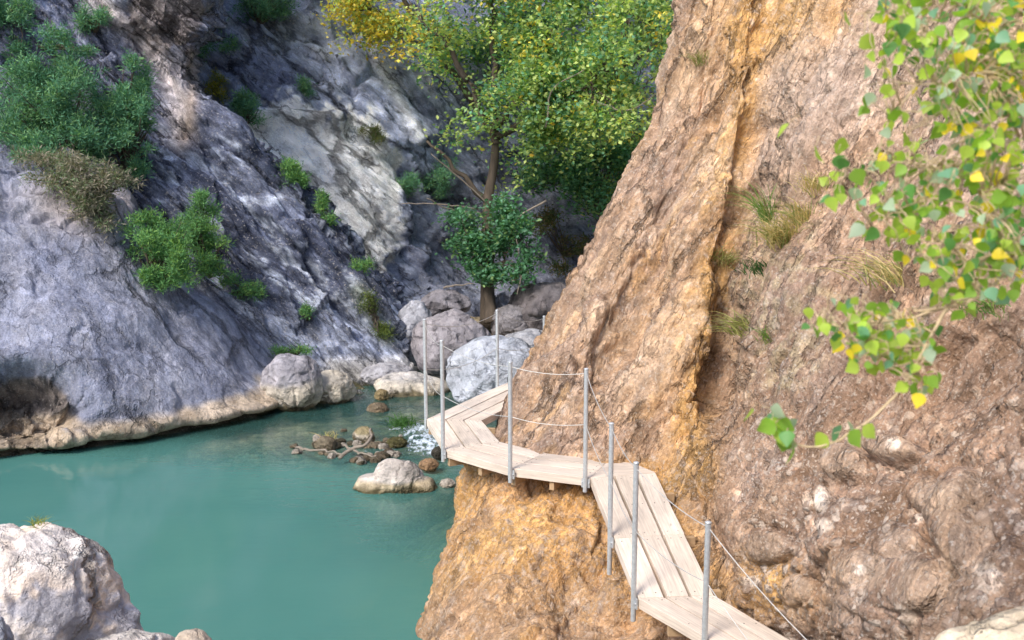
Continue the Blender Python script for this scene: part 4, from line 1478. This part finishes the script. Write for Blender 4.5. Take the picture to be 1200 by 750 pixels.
shrub(cliffL2, 290, 345, 'thin pale green sprigs trailing beside the looser shrub', [(290, 338, 22, 14), (275, 328, 14, 10)], 40, 26, .11, .12, JUN2, off=.2, name='green_shrub')
shrub(cliffL2, 275, 408, 'small sprig in a crack at the right side of the slab', [(274, 404, 10, 12)], 14, 28, .09, .11, JUN2, off=.3, name='green_shrub')
shrub(cliffL2, 360, 375, 'little green sprig on the pale apron above the pool', [(362, 366, 9, 12)], 12, 26, .09, .12, JUN2, off=.2, name='green_shrub')
shrub(cliffF, 290, 145, 'rounded dark green bush sitting on the white ledge', [(288, 128, 18, 16)], 44, 42, .13, .15, JUN, off=.3)
shrub(cliffF, 305, 30, 'wide dark green bush crowning the back wall at the top edge', [(305, 10, 34, 18), (285, -5, 25, 18), (330, -5, 30, 18)], 100, 42, .14, .15, JUN, off=.3)
shrub(cliffF, 240, 50, 'straggling bush on the back wall just right of the overhang', [(240, 20, 16, 22), (240, 60, 16, 14), (265, 48, 16, 9)], 44, 34, .14, .14, JUN, off=.3)
shrub(cliffF, 256, 110, 'yellow green spray at the edge of the layered cliff', [(252, 100, 10, 12), (260, 112, 6, 8)], 22, 30, .12, .13, [((.40, .36, .05), 4), ((.13, .18, .05), 4)], off=.4, name='yellow_shrub')
shrub(cliffF, 355, 108, 'small round bush in the middle of the back wall', [(355, 104, 9, 10)], 14, 34, .12, .14, JUN, off=.2)
shrub(cliffF, 437, 160, 'flat olive cushion on the back wall below the pale chute', [(437, 158, 16, 8)], 22, 34, .12, .12, [((.13, .14, .05), 4), ((.08, .12, .05), 3)], off=.2)
shrub(cliffF, 475, 222, 'dim bush clinging above the dark hollow', [(475, 215, 16, 16)], 30, 34, .14, .14, JUN, off=.3)
shrub(cliffF, 518, 215, 'soft round dark bush left of the forked trunk', [(518, 208, 20, 22)], 44, 36, .15, .14, JUN, off=.4)
shrub(cliffL2, 342, 212, 'green bush leaning over the arris of the layered cliff', [(342, 205, 18, 14), (355, 212, 10, 8)], 40, 38, .12, .14, JUN2, off=.3, name='green_shrub')
shrub(cliffL2, 375, 248, 'narrow green tuft lower on the layered cliff arris', [(372, 238, 8, 16), (384, 258, 8, 10)], 24, 34, .11, .13, JUN2, off=.3, name='green_shrub')
shrub(cliffL2, 425, 318, 'dark green tuft low on the layered cliff arris', [(424, 312, 10, 14)], 22, 30, .11, .12, JUN2, off=.3, name='green_shrub')
shrub(cliffL2, 440, 372, 'moss green cushion at the foot of the layered cliff', [(432, 355, 9, 12), (448, 385, 12, 10)], 34, 30, .11, .10, [((.12, .16, .035), 4), ((.07, .11, .03), 3)], off=.2, name='green_shrub')
shrub(cliffL2, 345, 418, 'thin grass fringe above the grey boulder', [(345, 412, 22, 5)], 16, 26, .10, .12, JUN2, off=.3, name='green_shrub')
shrub(cliffL2, 45, 55, 'faint olive tuft between the upper left junipers', [(100, 60, 10, 8)], 12, 26, .12, .12, JUN, off=.2)
shrub(cliffF, 660, 300, 'low brown green scrub in the shade below the trees', [(640, 265, 26, 14), (680, 290, 24, 16), (655, 315, 18, 8)], 60, 26, .18, .13, [((.10, .11, .045), 4), ((.05, .085, .035), 4), ((.16, .11, .06), 2)], aspect=.5, stiff=.1, off=.8, name='green_shrub', mat=M_leaf)


rng = np.random.default_rng(133)
# ---- grass tufts
def grass(base, nrm, n, height, pal, label, spread=.06, name='grass_tuft', droop=.6, width=.006, cat='grass tuft', lean=(0, 0, 0)):
    mb = MB()
    cols = np.array([c_[0] for c_ in pal])
    w = np.array([c_[1] for c_ in pal], float)
    w /= w.sum()
    for k in range(n):
        o = rng.normal(0, spread, 3) * np.array([1, 1, .4])
        dr = np.array([rng.normal(0, .45), rng.normal(0, .45), 1]) + np.array(nrm) * .7 + np.array(lean)
        dr /= np.linalg.norm(dr)
        L_ = height * rng.uniform(.5, 1.15)
        side = np.cross(dr, rng.normal(size=3))
        side /= np.linalg.norm(side) + 1e-9
        t = np.linspace(0, 1, 5)
        hor = np.array([dr[0], dr[1], 0])
        pts = o + np.outer(t * L_, dr) + np.outer(t ** 2 * L_ * droop, hor) - np.outer(t ** 2.5 * L_ * droop * .7, [0, 0, 1])
        wd = width * (1 - t ** 1.5 * .9)
        v = np.concatenate([pts - side * wd[:, None], pts + side * wd[:, None]])
        q = [[i, i + 1, i + 6, i + 5] for i in range(4)]
        mb.add(v, q, None, cols[rng.choice(len(cols), p=w)] * rng.uniform(.75, 1.25))
    o = mb.build(name, M_grass, None)
    o.location = base
    return tag(o, label, cat)


STRAW = [((.56, .45, .24), 4), ((.42, .36, .16), 3), ((.22, .28, .09), 2)]
GRN = [((.18, .30, .08), 4), ((.12, .23, .07), 3), ((.30, .33, .11), 1.5)]


def on(cliff, px, py):
    h = cliff.at(px, py)
    n = h[1]
    if n @ (CAM - h[0]) < 0:
        n = -n
    return h[0] - .01 * n, n


for (px, py, n, hgt, pal, lab, sp) in [
        (922, 285, 150, .34, STRAW, 'straw coloured drooping grass tuft, the largest on the conglomerate cliff', .06),
        (940, 262, 70, .26, STRAW, 'short straw grass tuft just above the largest one', .05),
        (900, 258, 50, .42, GRN, 'tall thin green weed left of the straw grass', .03),
        (890, 318, 60, .14, [((.04, .10, .035), 3), ((.07, .14, .04), 2)], 'dark green cushion plant below the straw grass', .05),
        (845, 308, 60, .22, [((.22, .24, .09), 3), ((.30, .27, .12), 2)], 'olive grass in the cleft beside the ochre rib', .05),
        (872, 388, 55, .20, [((.26, .26, .09), 3), ((.16, .19, .06), 2)], 'faded yellow green grass lower down the cleft', .06),
        (902, 398, 40, .16, GRN, 'small green tuft at the right of the faded grass', .04),
        (958, 222, 60, .20, STRAW, 'dry brown tuft high on the cliff near the poplar leaves', .05),
        (822, 75, 40, .2, [((.22, .24, .09), 3), ((.30, .27, .12), 2)], 'thin olive grass near the top of the cliff nose', .04),
        (1048, 330, 70, .26, STRAW, 'pale grass tuft behind the lower poplar leaves', .08),
        (1185, 300, 80, .22, GRN, 'fresh green weed at the right picture edge', .05),
        (1160, 365, 60, .14, GRN, 'small leafy weed below the bent poplar twig', .05)]:
    b_, n_ = on(cliffR, px, py)
    grass(b_, n_, int(n * 1.8), hgt * 1.5, pal, lab, sp * 1.4, width=.0045)
hum = P(472, 498, 17.1)
grass(np.array([hum[0], hum[1], .02]), (0, 0, .3), 260, .34, [((.045, .12, .03), 4), ((.07, .16, .04), 3)], 'round green grassy hummock in the stream above the rapid', .11, 'grass_hummock', .9)
tp = P(44, 616, 6.1)
grass(tp, (0, 0, .2), 40, .11, [((.30, .30, .06), 3), ((.20, .22, .05), 3)], 'tiny yellow green tuft on top of the large pale boulder', .018, width=.002)
b_ = onz(385, 515, .1)
grass(b_, (0, 0, .3), 40, .22, STRAW, 'brown weed stuck on the left end of the gravel bar', .06)

# ------------------------------------------------------------------ boardwalk
ZD = 1.57


def on_level(px, py, z=ZD):
    return onz(px, py, z)


# outer and inner rails of the deck, from behind the nose round to the viewer
O = [onz(640, 428, ZD), onz(590, 450, ZD), onz(500, 491, ZD), onz(523, 527, ZD), onz(600, 549, ZD), onz(692, 560, ZD)]
WD = .60


def offset_line(pts, w):
    """parallel line to the left-hand inner side in plan, mitred"""
    pts = np.asarray(pts)
    out = []
    for i in range(len(pts)):
        dirs = []
        if i > 0:
            a = pts[i] - pts[i - 1]
            dirs.append(a[:2] / np.linalg.norm(a[:2]))
        if i < len(pts) - 1:
            a = pts[i + 1] - pts[i]
            dirs.append(a[:2] / np.linalg.norm(a[:2]))
        ns = [np.array([-d_[1], d_[0]]) for d_ in dirs]
        if len(ns) == 1:
            m = ns[0]
        else:
            m = ns[0] + ns[1]
            m /= np.linalg.norm(m)
            m = m / max(.45, float(m @ ns[0]))
        out.append(np.array([pts[i][0] + m[0] * w, pts[i][1] + m[1] * w, pts[i][2]]))
    return np.array(out)


rng = np.random.default_rng(5)
walk = empty('boardwalk', O[3])
W0 = np.array(O[3])
WOODC = [np.array([.70, .60, .51]), np.array([.66, .565, .475]), np.array([.73, .635, .545])]


class Boards(MB):
    """boards with their own length and width coordinates for the grain, and screw heads"""

    def __init__(self):
        super().__init__()
        self.al, self.ac, self.bd = [], [], []

    def board(self, a0, a1, b1, b0, c_, th=.085, screws=True):
        idn = rng.uniform(0, 50)
        top = np.array([a0, a1, b1, b0]) - W0
        n0 = self.n
        L_ = np.linalg.norm(np.asarray(a1) - a0)
        w_ = np.linalg.norm(np.asarray(b0) - a0)
        s0 = rng.uniform(0, 30)
        # split lengthwise so the edges are not ruler straight
        m = max(2, int(L_ / .18))
        ts = np.linspace(0, 1, m + 1)
        jl, jr = rng.normal(0, .0016, m + 1), rng.normal(0, .0016, m + 1)
        jz = rng.normal(0, .0012, m + 1)
        side = (top[3] - top[0]) / (w_ + 1e-9)
        lt = np.array([top[0] + (top[1] - top[0]) * t for t in ts]) + np.outer(jl, side)
        rt = np.array([top[3] + (top[2] - top[3]) * t for t in ts]) + np.outer(jr, side)
        lt[:, 2] += jz
        rt[:, 2] += jz
        dn = np.array([0, 0, -th])
        v = np.concatenate([lt, rt, lt + dn, rt + dn])
        k = m + 1
        q = []
        for i in range(m):
            q += [[i, i + 1, k + i + 1, k + i], [2 * k + i, 3 * k + i, 3 * k + i + 1, 2 * k + i + 1],
                  [i, 2 * k + i, 2 * k + i + 1, i + 1], [k + i, k + i + 1, 3 * k + i + 1, 3 * k + i]]
        q += [[0, k, 3 * k, 2 * k], [m, 2 * k + m, 3 * k + m, k + m]]
        self.add(v, q, None, c_)
        self.al += list(np.tile(s0 + ts * L_, 4))
        self.ac += [0] * k + [w_] * k + [th] * k + [w_ + th] * k
        self.bd += [idn] * (4 * k)
        if screws and L_ > .3:
            up = np.array([0, 0, .0025])
            for f in (.05 / L_, .5 if L_ > 1.0 else None, 1 - .05 / L_):
                if f is None:
                    continue
                for g in (.24, .76):
                    cpt = (top[0] * (1 - f) + top[1] * f) * (1 - g) + (top[3] * (1 - f) + top[2] * f) * g + up
                    th_ = np.arange(6) * math.pi / 3
                    ring = cpt + np.stack([np.cos(th_) * .007, np.sin(th_) * .007, 0 * th_], 1)
                    self.add(np.concatenate([ring, ring - up * 2, [cpt]]), [[i, i + 6, (i + 1) % 6 + 6, (i + 1) % 6] for i in range(6)],
                             [[12, i, (i + 1) % 6] for i in range(6)], (.16, .14, .12))
                    self.al += [0] * 13
                    self.ac += [0] * 13
                    self.bd += [idn] * 13

    def build(self, name):
        me = mesh_np(name, np.concatenate(self.v), np.concatenate(self.q), np.concatenate(self.t) if self.t else None,
                     np.concatenate(self.c), False, {'along': self.al, 'across': self.ac, 'board': self.bd})
        return bevelled(link(name, me, M_plank, walk), .004)


def strip(name, left, right, gap=.018, label=None):
    """three boards between two rails given as matching polylines"""
    left, right = np.asarray(left), np.asarray(right)
    mb = Boards()
    for k in range(3):
        u0, u1 = k / 3, (k + 1) / 3
        for i in range(len(left) - 1):
            wv0 = right[i] - left[i]
            wv1 = right[i + 1] - left[i + 1]
            e0 = gap * rng.uniform(.7, 1.2) / np.linalg.norm(wv0) if k else 0
            e1 = gap * rng.uniform(.7, 1.2) / np.linalg.norm(wv1) if k else 0
            sh = (left[i + 1] - left[i])
            sh = sh / np.linalg.norm(sh) * .0015
            c_ = WOODC[(k + i * 2) % 3] * rng.uniform(.90, 1.06)
            mb.board(left[i] + wv0 * (u0 + e0) + sh, left[i + 1] + wv1 * (u0 + e1) - sh, left[i + 1] + wv1 * u1 - sh, left[i] + wv0 * u1 + sh, c_)
    return mb.build(name)


I = offset_line(O, WD)
# the far leg, the corner, the near leg in front of the nose
strip('deck_section', O[0:3], I[0:3])
strip('deck_section', O[2:4], I[2:4])
strip('deck_section', O[3:6], I[3:6])
# descending flight and the last leg towards the viewer
ZC = 1.17
cL0 = O[5] + np.array([.004, -.004, -.003])
cR0 = onz(768, 554, ZD - .003)
cL1 = onz(748, 700, ZC)
cR1 = onz(836, 697, ZC)
mid = .55
strip('deck_section', [cL0, cL0 + (cL1 - cL0) * mid, cL1], [cR0, cR0 + (cR1 - cR0) * mid, cR1], .03)
dL1 = onz(830, 748.5, ZC)
dR1 = onz(926, 750, ZC)
dl = dL1 - cL1
drr = dR1 - cR1
DROP = np.array([0, 0, -.95])
strip('deck_section', [cL1 + np.array([.003, -.003, -.003]), cL1 + dl * 1.3], [cR1 + np.array([.003, -.003, -.003]), cR1 + drr * 1.3], .024)
strip('deck_section', [cL1 + dl * 1.304, cL1 + dl * 3.2 + DROP], [cR1 + drr * 1.304, cR1 + drr * 3.2 + DROP], .024)
# triangular filler board where the near leg meets the flight
fm = Boards()
fm.board(O[5] + np.array([.0, .004, -.001]), cR0 + np.array([0, .006, .002]), I[5] + np.array([.16, .03, -.001]), I[5] + np.array([0, 0, -.001]), WOODC[1], screws=False)
fm.build('corner_board')

# joists and steel brackets into the rock
jm = MB()


def beam(a, b, w=.05, h=.09):
    a, b = np.asarray(a, float), np.asarray(b, float)
    d_ = b - a
    n_ = np.array([-d_[1], d_[0], 0])
    n_ /= np.linalg.norm(n_)
    m = MB()
    m.prism(np.array([a + n_ * w / 2, b + n_ * w / 2, b - n_ * w / 2, a - n_ * w / 2]) - W0, np.array([0, 0, -h]))
    bevelled(m.build('joist', M_beam, walk), .003)


down = np.array([0, 0, -.088])
for a, b in ((O[1], I[1]), (O[2], I[2]), (O[3], I[3]), ((O[3] + O[4]) / 2, (I[3] + I[4]) / 2), (O[4], I[4]), ((O[4] + O[5]) / 2, (I[4] + I[5]) / 2)):
    d_ = (b - a)
    beam(a + d_ * .04 + down, b + d_ * .25 + down)
for t in (.12, .5, .9):
    a, b = cL0 + (cL1 - cL0) * t, cR0 + (cR1 - cR0) * t
    beam(a + (b - a) * .04 + down, b + (b - a) * .2 + down)
for t in (.4, 1.2):
    a, b = cL1 + dl * t, cR1 + drr * t
    beam(a + (b - a) * .04 + down, b + (b - a) * .2 + down)


# railing posts: tube, cap, clamp with two bolts
POSTS = []


def post(px, ytop, base, outward, drop=.13, below=None):
    base = np.asarray(base, float) + np.asarray(outward) * .035
    d = (base - CAM) @ FW
    _, yb, _ = project(base[None])
    # height follows from the picture at the post's own distance
    h = (yb[0] - ytop) * d / F / math.cos(PITCH) * 1.0
    h = h / (1 - (0))
    top = base + np.array([0, 0, h])
    for _ in range(6):
        _, yt, _ = project(top[None])
        top[2] += (yt[0] - ytop) * d / F
    lo = base + np.array([0, 0, -(below if below else drop)])
    r = .021
    m = MB()
    m.tube(np.array([lo, lo + (top - lo) * .5, top]) - W0, r, 14)
    o = m.build('post', M_steel, walk, None, True)
    mod = o.modifiers.new('edge', 'EDGE_SPLIT')
    mod.split_angle = R(50)
    m = MB()
    m.tube(np.array([top + [0, 0, .0005], top + [0, 0, .008], top + [0, 0, .014]]) - W0, [r * 1.12, r * 1.12, r * .6], 14)
    m.build('post_cap', M_steel, o, None, True)
    # flat clamp plate on the board edge
    ow = np.asarray(outward, float)
    sd = np.array([-ow[1], ow[0], 0])
    m = MB()
    cc = base - ow * .017 + np.array([0, 0, -.008]) - W0
    m.prism([cc + sd * .04 - ow * .006, cc + sd * .04 + ow * .006, cc - sd * .04 + ow * .006, cc - sd * .04 - ow * .006], np.array([0, 0, -.085]))
    m.build('clamp_plate', M_steel, o)
    for s in (-1, 1):
        m = MB()
        q = cc + sd * .031 * s + np.array([0, 0, -.04])
        m.tube(np.array([q, q + ow * .017]), .007, 6)
        m.build('bolt', M_steel, o)
    POSTS.append((base, top))
    return o


def outw(a, b):
    d_ = np.asarray(b) - np.asarray(a)
    n_ = np.array([d_[1], -d_[0], 0])
    return n_ / np.linalg.norm(n_)


def along(a, b, px):
    """the point of segment ab seen at picture column px"""
    ts = np.linspace(-.2, 1.2, 400)
    q = a + np.outer(ts, b - a)
    x_, _, _ = project(q)
    return q[np.argmin(np.abs(x_ - px))]


post(638, 371, O[0], outw(O[0], O[1]))
post(586, 364, along(O[0], O[1], 585.5), outw(O[0], O[1]))
post(499, 375, O[2] + np.array([.02, .03, 0]), outw(O[1], O[2]))
post(522, 400, O[3] + np.array([.0, .02, 0]), outw(O[2], O[3]))
post(600, 425, along(O[3], O[4], 601), outw(O[3], O[4]))
post(684, 433, along(O[4], O[5], 687), outw(O[4], O[5]))
post(722, 497, along(cL0, cL1, 719.5), outw(cL0, cL1), below=.34)
post(748, 543, cL1 + np.array([0, .02, 0]), outw(cL0, cL1), below=.20)
post(828, 613, dL1, outw(cL1, dL1))
tf = cL1 + dl * 3.0 + DROP * .9
POSTS_END = tf + np.array([.03, -.02, 1.02])

# two cables strung from post to post
def cable(lev, sag, rad=.0036):
    m = MB()
    tops = [b_ + (t_ - b_) * lev for b_, t_ in POSTS]
    b_, t_ = POSTS[-1]
    tops.append(POSTS_END if lev > .9 else tf + np.array([.03, -.02, .5]))
    line = []
    for a, b in zip(tops[:-1], tops[1:]):
        for t in np.linspace(0, 1, 12)[:-1]:
            q = a + (b - a) * t
            q = q + np.array([0, 0, -sag * np.linalg.norm(b - a) * 4 * t * (1 - t)])
            line.append(q)
    line.append(tops[-1])
    m.tube(np.array(line) - W0, rad, 6)
    m.build('cable', M_cable, walk, None, True)


cable(.965, .05)
cable(.50, .05)
# last post beyond the lower frame edge
m = MB()
m.tube(np.array([tf + np.array([.03, -.02, -.15]), tf + np.array([.03, -.02, .5]), POSTS_END]) - W0, .021, 12)
m.build('post', M_steel, walk, None, True)
tag(walk, 'pale wooden boardwalk with steel posts and cables bending round the cliff', 'boardwalk')

# ------------------------------------------------------------------ overhanging poplar branch, close to the viewer
def poplar_leaf(mb, pos, axis, nrm, size, c_):
    axis = axis / np.linalg.norm(axis)
    sd = np.cross(axis, nrm)
    sd /= np.linalg.norm(sd) + 1e-9
    nn = np.cross(sd, axis)
    prof = [(0, 0), (.10, .30), (.28, .46), (.5, .40), (.75, .2), (1.0, 0)]
    vs = []
    bend = rng.uniform(-.1, .28)
    for (a, w) in prof:
        mid_ = pos + axis * a * size - nn * bend * a * a * size
        vs += [mid_ + sd * w * size + nn * w * .25 * size, mid_, mid_ - sd * w * size + nn * w * .25 * size]
    q = []
    for i in range(len(prof) - 1):
        q += [[3 * i, 3 * i + 1, 3 * i + 4, 3 * i + 3], [3 * i + 1, 3 * i + 2, 3 * i + 5, 3 * i + 4]]
    mb.add(np.array(vs), q, None, c_)


rng = np.random.default_rng(196)
root = empty('poplar_branch', P(1330, 260, 3.4))
PB = np.array(root.location)
DB = 3.0
STEMS = [
    ([(1330, 260, 3.4), (1240, 215, 3.2), (1195, 160, 3.1), (1200, 60, 3.0), (1190, -60, 3.0)], .016),
    ([(1240, 215, 3.2), (1200, 250, 3.1), (1188, 300, 3.0), (1150, 345, 2.95), (1110, 360, 2.9), (1070, 364, 2.9)], .011),
    ([(1110, 360, 2.9), (1085, 405, 2.9), (1068, 440, 2.9), (1050, 465, 2.9), (1010, 500, 2.9), (975, 520, 2.9), (940, 522, 2.9), (925, 508, 2.88), (905, 488, 2.88)], .0085),
    ([(1195, 160, 3.1), (1150, 178, 3.0), (1110, 195, 2.95), (1060, 190, 2.9), (1040, 186, 2.9)], .009),
    ([(1195, 160, 3.1), (1130, 60, 2.9), (1080, 40, 2.9), (1045, 20, 2.9), (1000, 22, 2.9)], .008),
    ([(1150, 178, 3.0), (1085, 90, 2.95), (1050, 130, 2.9), (1010, 200, 2.9), (975, 180, 2.9)], .006),
    ([(1200, 60, 3.0), (1150, 20, 2.9), (1100, -10, 2.9), (1060, -20, 2.9)], .009),
    ([(1188, 300, 3.0), (1160, 250, 2.9), (1110, 230, 2.85), (1060, 240, 2.85), (1025, 260, 2.85)], .007),
    ([(1150, 345, 2.95), (1130, 300, 2.9), (1095, 280, 2.85), (1070, 300, 2.85)], .006),
    ([(1110, 360, 2.9), (1050, 372, 2.9), (1000, 380, 2.9), (950, 378, 2.9)], .006),
    ([(1085, 405, 2.9), (1040, 410, 2.9), (1000, 420, 2.88)], .005),
    ([(1068, 440, 2.9), (1040, 430, 2.88), (1020, 410, 2.88)], .005),
    ([(1195, 160, 3.1), (1170, 100, 2.9), (1140, 80, 2.85), (1100, 100, 2.85)], .006),
    ([(1240, 215, 3.2), (1190, 210, 2.9), (1150, 230, 2.85)], .007),
]
lines = []
sm = MB()
for pts, r in STEMS:
    q = smooth_line(np.array([P(*p_) for p_ in pts]), 26)
    q = q + np.cumsum(rng.normal(0, .0015, q.shape), 0)
    lines.append(q)
    sm.tube(q - PB, np.linspace(r, r * .4, 26) * .62, 7)
LEAFCOL = [((.24, .42, .06), 5), ((.40, .55, .09), 6), ((.12, .30, .09), 2), ((.80, .64, .05), 1.3), ((.40, .52, .42), 1.2), ((.20, .42, .30), 1.3)]
lc = np.array([c_[0] for c_ in LEAFCOL])
lw = np.array([c_[1] for c_ in LEAFCOL])
lw /= lw.sum()
lm = MB()


def put_leaf(at_, size=None):
    hang = np.array([rng.normal(0, .55), rng.normal(0, .45), -.75 + rng.normal(0, .4)])
    pet = at_ + hang / np.linalg.norm(hang) * rng.uniform(.012, .035) + rng.normal(0, .008, 3)
    sm.tube(np.array([at_, (at_ + pet) / 2 + rng.normal(0, .002, 3), pet]) - PB, .0012, 4)
    nrm = np.array([rng.normal(0, .6), -1.0 + rng.normal(0, .5), .3 + rng.normal(0, .5)])
    poplar_leaf(lm, pet - PB, hang + rng.normal(0, .25, 3), nrm, size or rng.uniform(.025, .050), lc[rng.choice(len(lc), p=lw)] * rng.uniform(.8, 1.2))


# leaves sit along the twigs, thickest in the hanging masses the branch carries
MASS = [(1120, 15, 95, 45, 130), (1155, 100, 55, 65, 130), (1065, 90, 55, 50, 34), (1175, 215, 36, 70, 90), (1090, 250, 65, 50, 80), (1010, 215, 45, 45, 24), (1130, 320, 45, 35, 46),
        (1040, 390, 55, 36, 84), (1000, 365, 60, 26, 26), (1075, 430, 22, 22, 16), (1190, 40, 25, 60, 60), (1110, 170, 75, 35, 46), (1180, 300, 20, 50, 30)]
for (cx, cy, rx, ry, n) in MASS:
    for k in range(int(n * 1.35)):
        a_, r_ = rng.uniform(0, 2 * math.pi), rng.uniform(0, 1) ** .5
        tgt = P(cx + rx * r_ * math.cos(a_), cy + ry * r_ * math.sin(a_), rng.uniform(2.75, 3.15))
        allp = np.concatenate(lines)
        j = np.argmin(np.linalg.norm(allp - tgt, axis=1))
        if np.linalg.norm(allp[j] - tgt) > .05:
            q = wander(allp[j], tgt, 5, .006, .01)
            sm.tube(q - PB, np.linspace(.0026, .0012, 5), 4)
        put_leaf(tgt)
for (x_, y_) in [(888, 478), (900, 486), (912, 500), (922, 518), (918, 488), (932, 522), (1003, 500), (992, 508), (905, 488), (892, 482), (915, 495), (925, 508), (900, 500), (930, 512), (985, 512), (1000, 505), (975, 505), (950, 378), (960, 165), (938, 140), (975, 180), (992, 40), (985, 22), (1020, 262), (1030, 265), (1005, 190), (985, 175), (970, 230)]:
    put_leaf(P(x_, y_ - 6, 2.88), rng.uniform(.05, .062))
sm.build('twigs', M_twig, root, None, True)
o = lm.build('foliage', M_poplar, root, None, True)
tag(root, 'overhanging poplar branch with green and yellow leaves at the right edge', 'branch')

# ------------------------------------------------------------------ light, sky, camera
SUN_EL, SUN_AZ = R(46), R(219)       # azimuth measured clockwise from +Y (north)
world = bpy.data.worlds.new('World')
scene.world = world
world.use_nodes = True
nt = world.node_tree
sky = nt.nodes.new('ShaderNodeTexSky')
sky.sky_type = 'NISHITA'
sky.sun_disc = False
sky.sun_elevation = SUN_EL
sky.sun_rotation = SUN_AZ
sky.dust_density = 2.5
bg = nt.nodes['Background']
bg.inputs['Strength'].default_value = .11
nt.links.new(sky.outputs[0], bg.inputs['Color'])
sl = bpy.data.lights.new('sun', 'SUN')
sl.energy = 1.5
sl.angle = R(18)
sl.color = (1.0, .93, .83)
so = bpy.data.objects.new('sun', sl)
COL.objects.link(so)
dirv = Vector((math.sin(SUN_AZ) * math.cos(SUN_EL), math.cos(SUN_AZ) * math.cos(SUN_EL), math.sin(SUN_EL)))
so.rotation_euler = dirv.to_track_quat('Z', 'Y').to_euler()
so.location = dirv * 30

cam = bpy.data.cameras.new('camera')
cam.lens = 35
cam.sensor_width = 36
cam.clip_end = 500
cam.dof.use_dof = True
cam.dof.focus_distance = 11
cam.dof.aperture_fstop = 3.2
co = bpy.data.objects.new('camera', cam)
COL.objects.link(co)
co.location = CAM
co.rotation_euler = (math.pi / 2 - PITCH, 0, 0)
scene.camera = co
vs = scene.view_settings
vs.view_transform = 'Standard'
vs.look = 'None'
vs.exposure = 1.24
vs.gamma = 1
vs.use_curve_mapping = False
scene.cycles.max_bounces = 5
scene.cycles.transparent_max_bounces = 8
scene.cycles.use_denoising = True
